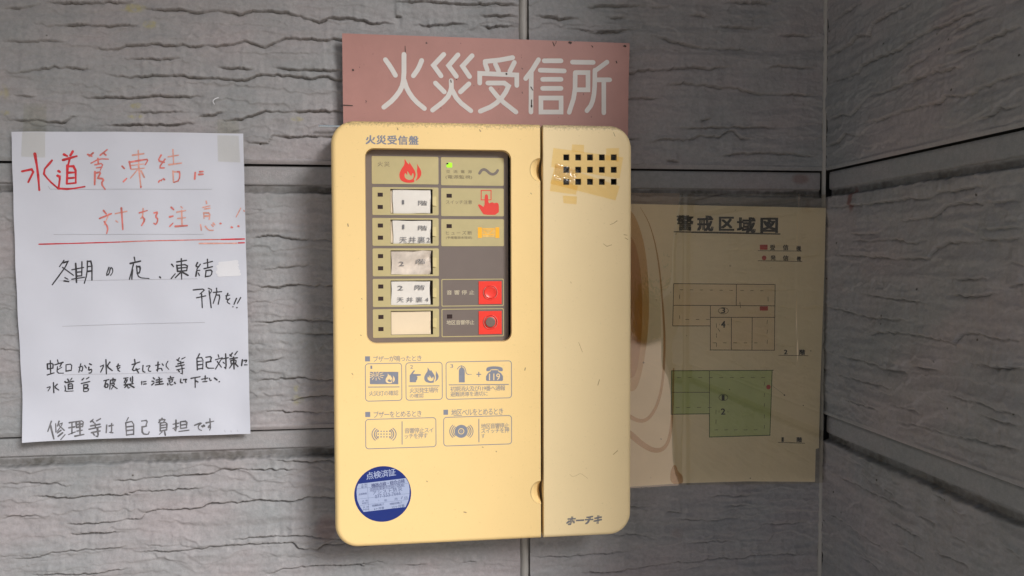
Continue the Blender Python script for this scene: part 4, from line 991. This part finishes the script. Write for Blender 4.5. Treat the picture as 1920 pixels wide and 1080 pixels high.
for k in range(5):
    tl = prism('zone_tile', prect(*tiles[k], DT, .0011), DT, .00024, M['khaki'], pa, holes=[prect(*slots[k], DT)])
    slotbox(tl, slots[k])
    for lx, ly in lamps[k]:
        prism('zone_lamp', prect(lx, ly, lx+9.9, ly+7.6, DT+.00008), DT+.00008, .00007, M['lampdark'], tl)
    (x0, y0, x1, y1), kind = cards[k]; dc = DW-.0012
    V = []; Fs = []; nn = 10
    a = P(x0, y0, dc); b = P(x1, y1, dc)
    for j in range(nn+1):
        for i in range(nn+1):
            u, v = i/nn, j/nn; dy = .00035*math.sin(u*2.6+k)*math.sin(v*3+k*2)
            if kind == 'crumpled': dy += .0040*max(0, u-.35)*math.sin(v*8+u*9)-.0022*max(0, u-.7)
            ex = (.0007*math.sin(v*5+k) if kind != 'blank' else 0)*(u-.5)
            ez = (.0006*math.sin(u*6+k*2) if kind != 'blank' else 0)*(.5-v) - (.0012*max(0, v-.7)*(u) if kind == 'crumpled' else 0)
            V.append((a.x+(b.x-a.x)*u+ex, -dc-dy, a.z+(b.z-a.z)*v+ez))
    for j in range(nn):
        for i in range(nn): q = j*(nn+1)+i; Fs.append((q+nn+1, q+nn+2, q+1, q))
    obj('name_card', V, Fs, M['cardcream'] if kind == 'blank' else M['cardstained'] if kind == 'crumpled' else M['cardwhite'], tl, smooth=True)
    if kind == 'card' and k < 2: prism('card_backing', prect(slots[k][0]+.4, slots[k][1]+1.5, x0+3, slots[k][3]-1.2, dc-.0012), dc-.0012, .0003, M['cardcream'], tl)
    if tpos[k]:
        T = Texts(dc+.0008)
        T.put(zl[k][0] if zl[k][0] != '1' else 'I', *tpos[k][0]); T.put(zl[k][1], *tpos[k][1])
        if zl[k][2]: T.put(zl[k][2], *tpos[k][2])
        T.build('lettering', M['textgrey'], tl)
    cx, cy = slots[k][2], (slots[k][1]+slots[k][3])/2
    a = P(cx-.3, cy-9, DT); b = P(cx+6.8, cy+9.5, DT)
    V, Fs = boxvf(a.x, b.x, -(DT+.0016), -DT+.0005, b.z, a.z)
    V = [list(v) for v in V]; V[1][1] = V[5][1] = -(DT+.0004); V[0][2] += .0008; V[4][2] -= .0008
    obj('card_clip', V, Fs, M['clip'], tl)
# fire tile
ft = prism('fire_tile', prect(696.8,292.4,822.3,345.8, DT, .0011), DT, .00024, M['khaki'], pa)
T = Texts(DT+.0001); T.put('火災', 707.8, 302.8, 730.8, 312.4); T.build('lettering', M['khaki_ink'], ft)
Zr4 = ((670,270), 5.683)
flame = [(500,150),(506,215),(468,268),(448,312),(448,350),(462,385),(495,405),(540,414),(590,410),(612,400),(600,380),(622,340),(620,300),(600,262),(568,215),(552,188),(554,222),(530,200)]
fhole = [(512,305),(500,330),(508,362),(535,380),(560,385),(592,372),(603,340),(595,305),(585,318),(575,345),(558,325),(542,296),(530,288),(534,318),(530,335)]
tong = [(636,205),(640,250),(634,290),(642,330),(634,370),(618,395),(648,378),(672,352),(684,312),(676,275),(652,240)]
def flamepart(parent, off, sc, d, mred, nm='flame_symbol'):
    prism(nm, pxpoly(smoothpoly(flame, True, 1), d, off, sc), d, .00003, mred, parent, holes=[pxpoly(smoothpoly(fhole, True, 1), d, off, sc)], sides=False)
    prism(nm, pxpoly(smoothpoly(tong, True, 1), d, off, sc), d, .00003, mred, parent, sides=False)
flamepart(ft, Zr4[0], Zr4[1], DT+.0001, M['red_print'])
# indicator tiles on the right
rt = []
for r in [(826.8,294.6,944.6,348.4),(827,352.6,944.8,405.6),(827.2,410.6,945,461.6)]:
    rt.append(prism('indicator_tile', prect(*r, DT, .0011), DT, .00024, M['khaki'], pa))
prism('power_lamp', prect(837.5,305.3,847.6,313.8, DT+.0001, .0004), DT+.0003, .00025, M['led'], rt[0])
prism('lamp_shade_spot', prect(837.2,305.4,841,308.5, DT+.00035), DT+.00035, .00002, M['lampdark'], rt[0], sides=False)
for k, y in ((1,363.3),(2,420.2)): prism('warning_lamp', prect(837.2,y,847.2,y+7.4, DT+.0001), DT+.0001, .00007, M['lampdark'], rt[k])
T = Texts(DT+.0001); T.put('交流電源', 836.4, 318.6, 885, 325); T.put('(電源監視)', 835.4, 328.2, 885.4, 336.4); T.build('lettering', M['khaki_ink'], rt[0])
T = Texts(DT+.0001); T.put('スイッチ注意', 836.2, 375, 885, 382.8); T.build('lettering', M['khaki_ink'], rt[1])
T = Texts(DT+.0001); T.put('ヒューズ断', 836.2, 432.8, 885, 440.4); T.put('(予備電源未接続)', 836.2, 443, 885, 448.8); T.build('lettering', M['khaki_ink'], rt[2])
S = Strokes(DT+.0001, *Zr4); S.put([(1302,312),(1322,280),(1352,268),(1382,285),(1412,315),(1445,325),(1478,310),(1496,282)], 29, it=2); S.build('wave_symbol', M['wavegrey'], rt[0])
S = Strokes(DT+.0001, *Zr4); S.put([(1320,495),(1425,495),(1425,595),(1320,595)], 9, closed=True); S.build('switch_symbol', M['red_print'], rt[1])
hnd = [(1357,545),(1375,533),(1393,545),(1395,615),(1405,635),(1425,622),(1445,622),(1458,632),(1475,626),(1492,626),(1508,640),(1508,755),(1350,755),(1330,730),(1285,655),(1290,643),(1310,645),(1355,680)]
prism('hand_symbol', pxpoly(smoothpoly(hnd, True, 1), DT+.00012, *Zr4), DT+.00012, .00003, M['red_print'], rt[1], sides=False)
prism('fuse_symbol', prect(896,426.2,903.5,446, DT+.0001), DT+.0001, .00003, M['orange'], rt[2], sides=False)
prism('fuse_symbol', prect(903.8,427.2,928.6,444.6, DT+.0001), DT+.0001, .00003, M['orange_pale'], rt[2], sides=False)
prism('fuse_symbol', prect(929,426.2,936.4,446.2, DT+.0001), DT+.0001, .00003, M['orange'], rt[2], sides=False)
S = Strokes(DT+.00014, *Zr4)
for p in [[(1335,905),(1455,905)],[(1340,965),(1450,965)],[(1350,925),(1375,950)],[(1440,915),(1410,950)]]: S.put(p, 7)
S.build('fuse_symbol', M['orange'], rt[2])
# stop buttons
def arc(cx, cz, r, n=36, a0=0, a1=2*math.pi, full=True):
    return [(cx+r*math.cos(a), cz+r*math.sin(a)) for a in np.linspace(a0, a1, n, endpoint=not full)]
def lathe(name, cx, cz, prof, mt, parent, n=40):
    V = []; Fs = []
    for r, d in prof:
        for i in range(n): V.append((cx+r*math.cos(2*math.pi*i/n), -d, cz+r*math.sin(2*math.pi*i/n)))
    for k in range(len(prof)-1):
        for i in range(n): j = (i+1) % n; Fs.append((k*n+i, k*n+j, (k+1)*n+j, (k+1)*n+i))
    if prof[-1][0] > 1e-5: Fs.append([(len(prof)-1)*n+i for i in range(n)])
    return obj(name, V, Fs, mt, parent, smooth=True)
for k, (rc_, rq, c, txt, tb) in enumerate([((827.6,523.2,944.6,573.6),(897.5,527.4,940.6,570),(919.4,548.2),'音響停止',(837.6,544.2,889.4,552.2)),((827.8,579.2,944.8,630.4),(897.6,583.4,940.8,626.2),(919.6,603.9),'地区音響停止',(837.2,600.4,889.2,608.4))]):
    a = P(rc_[0], rc_[1], DT); b = P(rc_[2], rc_[3], DT)
    bt = prism('stop_switch', rrect(a.x, b.z, b.x, a.z, .0012, 4), DT, .00024, M['khaki'], pa, holes=[rrect(a.x+.0008, b.z+.0008, b.x-.0008, a.z-.0008, .0008, 4)])
    q = P(*c, DT)
    prism('red_field', prect(*rq, DT+.0003), DT+.0003, .0005, M['red_btn'], bt, holes=[arc(q.x, q.z, .0071)])
    lathe('button_ring', q.x, q.z, [(.0072,DT-.0012),(.0072,DT+.0006),(.0068,DT+.0009),(.0062,DT+.0004),(.0060,DT-.0012)], M['red_btn'], bt)
    lathe('button_cap', q.x, q.z, [(.0059,DT-.0012),(.0059,DT+.0004),(.0054,DT+.0008),(.0050,DT+.0005),(.0030,DT+.0001),(.0001,DT-.0000)] if k == 0 else [(.0059,DT-.0012),(.0058,DT+.0002),(.0049,DT+.0004)], M['red_btn'], bt)
    if k == 1:
        lathe('button_centre', q.x, q.z, [(.0050,DT-.0006),(.0048,DT+.0009),(.0040,DT+.0010),(.0001,DT+.0008)], M['dispbrown2'], bt)
        prism('warning_lamp', prect(838,589.6,848,597.2, DW+.0001), DW+.0002, .0001, M['lampdark'], bt)
    S = Strokes(DT+.0011); rr = .0066
    for s0 in (-.9, math.pi-.9):
        S.put([(q.x+rr*math.cos(t), q.z+rr*math.sin(t)) for t in np.linspace(s0, s0+1.8, 14)], .00028, metric=True)
    S.build('ring_mark', M['ringgrey'], bt)
    T = Texts(DW+.0001); T.put(txt, *tb); T.build('lettering', M['khaki_light'], bt)

# print on the front cover
DC = DP+.00004
T = Texts(DC+.00004)
T.put('火災受信盤', 686, 253.4, 784.4, 271.6, bold=.036)
for s in [('ブザーが鳴ったとき',699.6,667.4,790.4,677),('火災灯の確認',691.9,733.2,747,741.2),('火災発生場所',768,727.2,822,736),('の確認',768.2,738.2,794.4,745.6),
    ('初期消火及び119番へ通報',844.4,724.6,947.4,732),('避難誘導を適切に',844.4,735,914.6,742.2),('ブザーをとめるとき',700.4,771.4,790.4,781),('地区ベルをとめるとき',846.2,767.2,943.2,777.2),
    ('音響停止スイ',758.6,802.6,812.8,811),('ッチを押す',758.6,812.8,802,821.6),('地区音響停止',902,794.2,954.4,802.4),('スイッチを押',902.2,803.6,954.6,811),('す',902.6,813.8,909,821.4),
    ('1',694.6,685.6,698,691.6),('2',769,684.4,774.6,691),('3',844.4,682.8,849.8,689.8)]:
    T.put(*s, bold=.003)
T.build('lettering', M['print'], fcov)
S = Strokes(DC)
def boxline(x0, y0, x1, y1, r=.0028):
    a = P(x0, y0, DC); b = P(x1, y1, DC); S.put(rrect(a.x, b.z, b.x, a.z, r, 5), .00068, metric=True, closed=True)
for b in [(684.9,682.2,753.6,750.6),(760.9,680.4,829.4,748.8),(836.3,678.8,959.2,745.8),(685.4,786.6,817.6,837.4),(831.8,782.6,959.3,832.2)]: boxline(*b)
for l in [[(690,725.8),(749,725.4)],[(766,723.8),(824,723.4)],[(841.5,721.6),(954,720.8)],[(753.9,790),(754,833.6)],[(897.8,785.4),(898,829)]]: S.put(l, 1.5, round_=False)
S.build('print_frame', M['print'], fcov)
for r in [(684.4,668.2,693.8,677.6),(684.8,772.4,694.2,781.8),(831.4,768.4,840.2,777.6)]: prism('square_mark', prect(*r, DC), DC, .00003, M['print'], fcov, sides=False)
Z6 = ((670,650), 5.4)
# icon 1: flashing fire lamp
prism('lamp_pictogram', pxpoly([(127,255),(415,255),(415,380),(127,380)], DC, *Z6), DC, .00003, M['print'], fcov, sides=False)
S = Strokes(DC+.00006, *Z6)
c0 = (190,290)
for a in range(0, 360, 30):
    t = math.radians(a); S.put([(c0[0]+38*math.cos(t)*1.1, c0[1]+26*math.sin(t)),(c0[0]+72*math.cos(t)*1.1, c0[1]+50*math.sin(t))], 6)
S.build('pictogram_ray', M['coverflat'], fcov)
T = Texts(DC+.00007); T.put('火災', 697.5, 700, 710.5, 706, bold=.02); T.build('lettering', M['coverflat'], fcov)
def fl2(cx, cy, k, d, mt, hole=None):
    """small flame: centre px in zoom-6 frame, scale k"""
    f = lambda pts: [(cx+(x-565)*k, cy+(y-285)*k) for x, y in pts]
    prism('flame_pictogram', pxpoly(f(smoothpoly(flame, True, 1)), d, *Z6), d, .00003, mt, fcov, holes=[pxpoly(f(smoothpoly(fhole, True, 1)), d, *Z6)], sides=False)
    prism('flame_pictogram', pxpoly(f(smoothpoly(tong, True, 1)), d, *Z6), d, .00003, mt, fcov, sides=False)
fl2(333, 320, .40, DC+.00006, M['coverflat']); fl2(750, 288, .62, DC, M['print'])
# icon 2: pointing hand
prism('hand_pictogram', pxpoly([(530,290),(570,240),(585,242),(562,275),(640,278),(645,285),(640,293),(600,298),(610,310),(605,335),(595,345),(595,360),(530,360)], DC, *Z6), DC, .00003, M['print'], fcov, sides=False)
# icon 3: extinguisher + telephone
prism('extinguisher_pictogram', pxpoly([(1028,240),(1035,222),(1050,210),(1066,210),(1080,222),(1088,240),(1088,362),(1028,362)], DC, *Z6), DC, .00003, M['print'], fcov, sides=False)
S = Strokes(DC+.00005, *Z6)
S.put([(1012,228),(1030,202),(1055,192),(1082,205),(1098,235),(1100,265),(1115,280),(1135,282)], 7, it=1); S.put([(1145,281),(1155,281)], 6); S.put([(1055,192),(1055,215)], 7)
S.put([(1210,280),(1250,280)], 10); S.put([(1230,258),(1230,302)], 10); S.build('extinguisher_pictogram', M['print'], fcov)
prism('telephone_pictogram', pxpoly(smoothpoly([(1303,240),(1310,212),(1340,202),(1385,198),(1435,202),(1468,212),(1476,240),(1460,250),(1432,245),(1425,228),(1350,228),(1343,246),(1315,250)], True, 1), DC, *Z6), DC, .00003, M['print'], fcov, sides=False)
prism('telephone_pictogram', pxpoly([(1352,238),(1425,238),(1428,252),(1455,268),(1475,300),(1475,340),(1465,347),(1312,347),(1303,340),(1303,300),(1322,268),(1348,252)], DC, *Z6), DC, .00003, M['print'], fcov, sides=False)
T = Texts(DC+.00006); T.put('119', 917, 700.5, 937.5, 712.5, bold=.012); T.build('lettering', M['coverflat'], fcov)
# icon 4: buzzer, icon 5: bell
S = Strokes(DC, *Z6)
for j, y in enumerate((857,885,913)):
    for x in (212,241,270,299,328): S.put([(x-1,y),(x+1,y)], 13)
def arcs(cx, cy, rx, ry, a0, a1, w): S.put([(cx+rx*math.cos(a), cy+ry*math.sin(a)) for a in np.linspace(a0, a1, 12)], w)
for rx, w in ((122,8),(98,9),(80,7)):
    ry = 90*rx/122
    arcs(271, 886, rx, ry, -.75, .75, w); arcs(271, 886, rx, ry, math.pi-.75, math.pi+.75, w)
for rx, w in ((118,7),(98,8),(80,7)):
    arcs(1054, 856, rx, rx*.78, -.75, .75, w); arcs(1054, 856, rx, rx*.78, math.pi-.75, math.pi+.75, w)
S.build('sound_pictogram', M['print'], fcov)
q = P(670+1052/5.4, 650+857/5.4, DC)
prism('bell_pictogram', arc(q.x, q.z, .0062), DC+.00002, .00003, M['print'], fcov, holes=[arc(q.x, q.z, .0029)], sides=False)
prism('bell_pictogram', arc(q.x, q.z, .0022), DC+.00002, .00003, M['print'], fcov, holes=[arc(q.x, q.z, .0009)], sides=False)
prism('bell_pictogram', arc(q.x, q.z, .0007), DC+.00003, .00003, M['print'], fcov, sides=False)
# maker's name
T = Texts(DC+.00004); T.put('ホーチキ', 1062.6, 969.4, 1127.6, 981.4, bold=.075, shear=.3); T.build('maker_name', M['brandgrey'], dcov)
# hairline scratches
S = Strokes(DC, (980,220), 6)
S.put([(1022,170),(1030,190),(1040,215)], 4); S.build('scratch', M['ink_dark'], dcov)
S = Strokes(DC, (600,860), 3.097)
S.put([(1450,90),(1465,105),(1490,98),(1510,85),(1530,95),(1555,115)], 1.6, it=1); S.build('scratch', M['scr'], dcov)

S = Strokes(DC+.00003)
for a in [[(1157,414),(1150,419),(1144,421)],[(1131,457),(1138,462),(1147,459)],[(1170,440),(1176,441)],[(1172,446),(1177,449)],[(1085,642),(1092,660)],[(1124,300+412),(1121,722)],[(1158,845),(1150,852)],[(1070,528),(1071,531)]]: S.put(a, 1.1, jit=.8)
S.build('scratch', M['scr'], dcov)
S = Strokes(DC+.00003)
for a in [[(995,362),(997,364)],[(678,560),(679,561)],[(676,628),(677,629)],[(904,838),(906,839)],[(930,846),(931,847)],[(652,420),(653,424)],[(800,902),(801,903)],[(985,690),(984,694)],[(660,700),(662,703)],[(745,240),(746,243)],[(899,243),(901,246)],[(870,960),(874,961)]]: S.put(a, 1.8, jit=.8)
S.build('grime_speck', M['scr'], fcov)
# inspection sticker
sc_ = P(717.8, 926.2, DP); sk = prism('inspection_sticker', arc(sc_.x, sc_.z, .0263, 64), DP+.00012, .00012, M['blue'], pa, label='round blue inspection sticker with white form field')
pb = [((x-645)/8.306, (y-550)/8.306) for x, y in [(265,393),(1005,303),(1048,380),(1062,470),(1060,560),(1045,650),(1000,752),(345,830),(285,740),(245,640),(235,520),(243,440)]]
prism('form_field', pxpoly([(717.8+a, 926.2+b) for a, b in pb], DP+.00016), DP+.00016, .00003, M['formwhite'], sk, sides=False)
Zs = ((640,860), 8.306)
S = Strokes(DP+.0002, *Zs)
for l in [[(400,378),(432,818)],[(245,472),(1060,380)],[(243,632),(1068,540)],[(425,712),(1058,632)],[(262,735),(430,715)]]: S.put(l, 2.5, round_=False)
S.build('form_line', M['formink'], sk)
T = Texts(DP+.0002); ra = math.radians(6.3)
def st(txt, x0, y0, x1, y1, b=.0): T.put(txt, 640+x0/8.306, 860+y0/8.306, 640+x1/8.306, 860+y1/8.306, rot=ra, bold=b)
st('点検済証', 385, 192, 848, 287, .012)
T.build('lettering', M['formwhite'], sk)
T = Texts(DP+.0002)
st('機器点検・総合点検', 465, 362, 990, 405, .02); st('滋賀県栗東市出庭小路382', 440, 425, 985, 465); st('アシスト防災', 487, 482, 950, 522, .005); st('077-553-7666', 522, 545, 925, 582)
st('年', 665, 632, 715, 668); st('月', 825, 612, 872, 648); st('日', 985, 592, 1028, 630); st('点検', 310, 395, 395, 418); st('種別', 310, 428, 395, 452); st('点検業者', 268, 535, 398, 562)
st('点検', 318, 645, 412, 668); st('実施日', 322, 680, 415, 702); st('次回', 335, 742, 425, 765); st('予定日', 335, 780, 428, 803)
st('次回機器点検より', 475, 708, 665, 735); st('6ヶ月後', 508, 755, 668, 790); st('次回総合点検より', 752, 680, 945, 705); st('12ヶ月後', 790, 722, 985, 760)
T.build('lettering', M['formink'], sk)
S = Strokes(DP+.0002, *Zs); S.put([(950,590),(935,625)], 8); S.put([(580,640),(585,660)], 4); S.build('pen_mark', M['formink'], sk)

# old tape over the speaker holes
def surfD(x, z): return -(DP+.00012+.00022*(.5+.5*math.sin(x*420+z*300)*math.sin(z*260-x*90)))
def surfD2(x, z): return -(DP+.00045+.00045*(.5+.5*math.sin(x*560+z*210)*math.sin(z*380)))
def z8(pts): return [(980+a/6, 220+b/6) for a, b in pts]
def tape(px, sf, mt): surfplate('tape_strip', z8(px), DP, mt, dcov, sf, 40, 24)
tape([(345,345),(1130,450),(1090,690),(320,560)], surfD, M['tape_amber'])
tape([(370,525),(1092,775),(1042,935),(310,745)], surfD2, M['tape_amber2'])
tape([(325,700),(620,770),(600,870),(305,830)], surfD, M['tape_amber2'])
tape([(555,305),(690,310),(690,400),(550,380)], surfD, M['tape_amber2'])
surfplate('tape_strip', z8([(372,515),(640,600),(560,760),(345,690)]), DP, M['tape_shiny'], dcov, lambda x, z: -(DP+.0010+.0008*math.sin(x*520+z*330+2*math.sin(z*400))*math.sin(z*300-x*260)), 40, 30)
tape([(940,350),(1085,345),(1080,500),(935,480)], surfD, M['tape_amber'])
tape([(450,880),(610,890),(605,980),(460,965)], surfD, M['tape_amber2'])
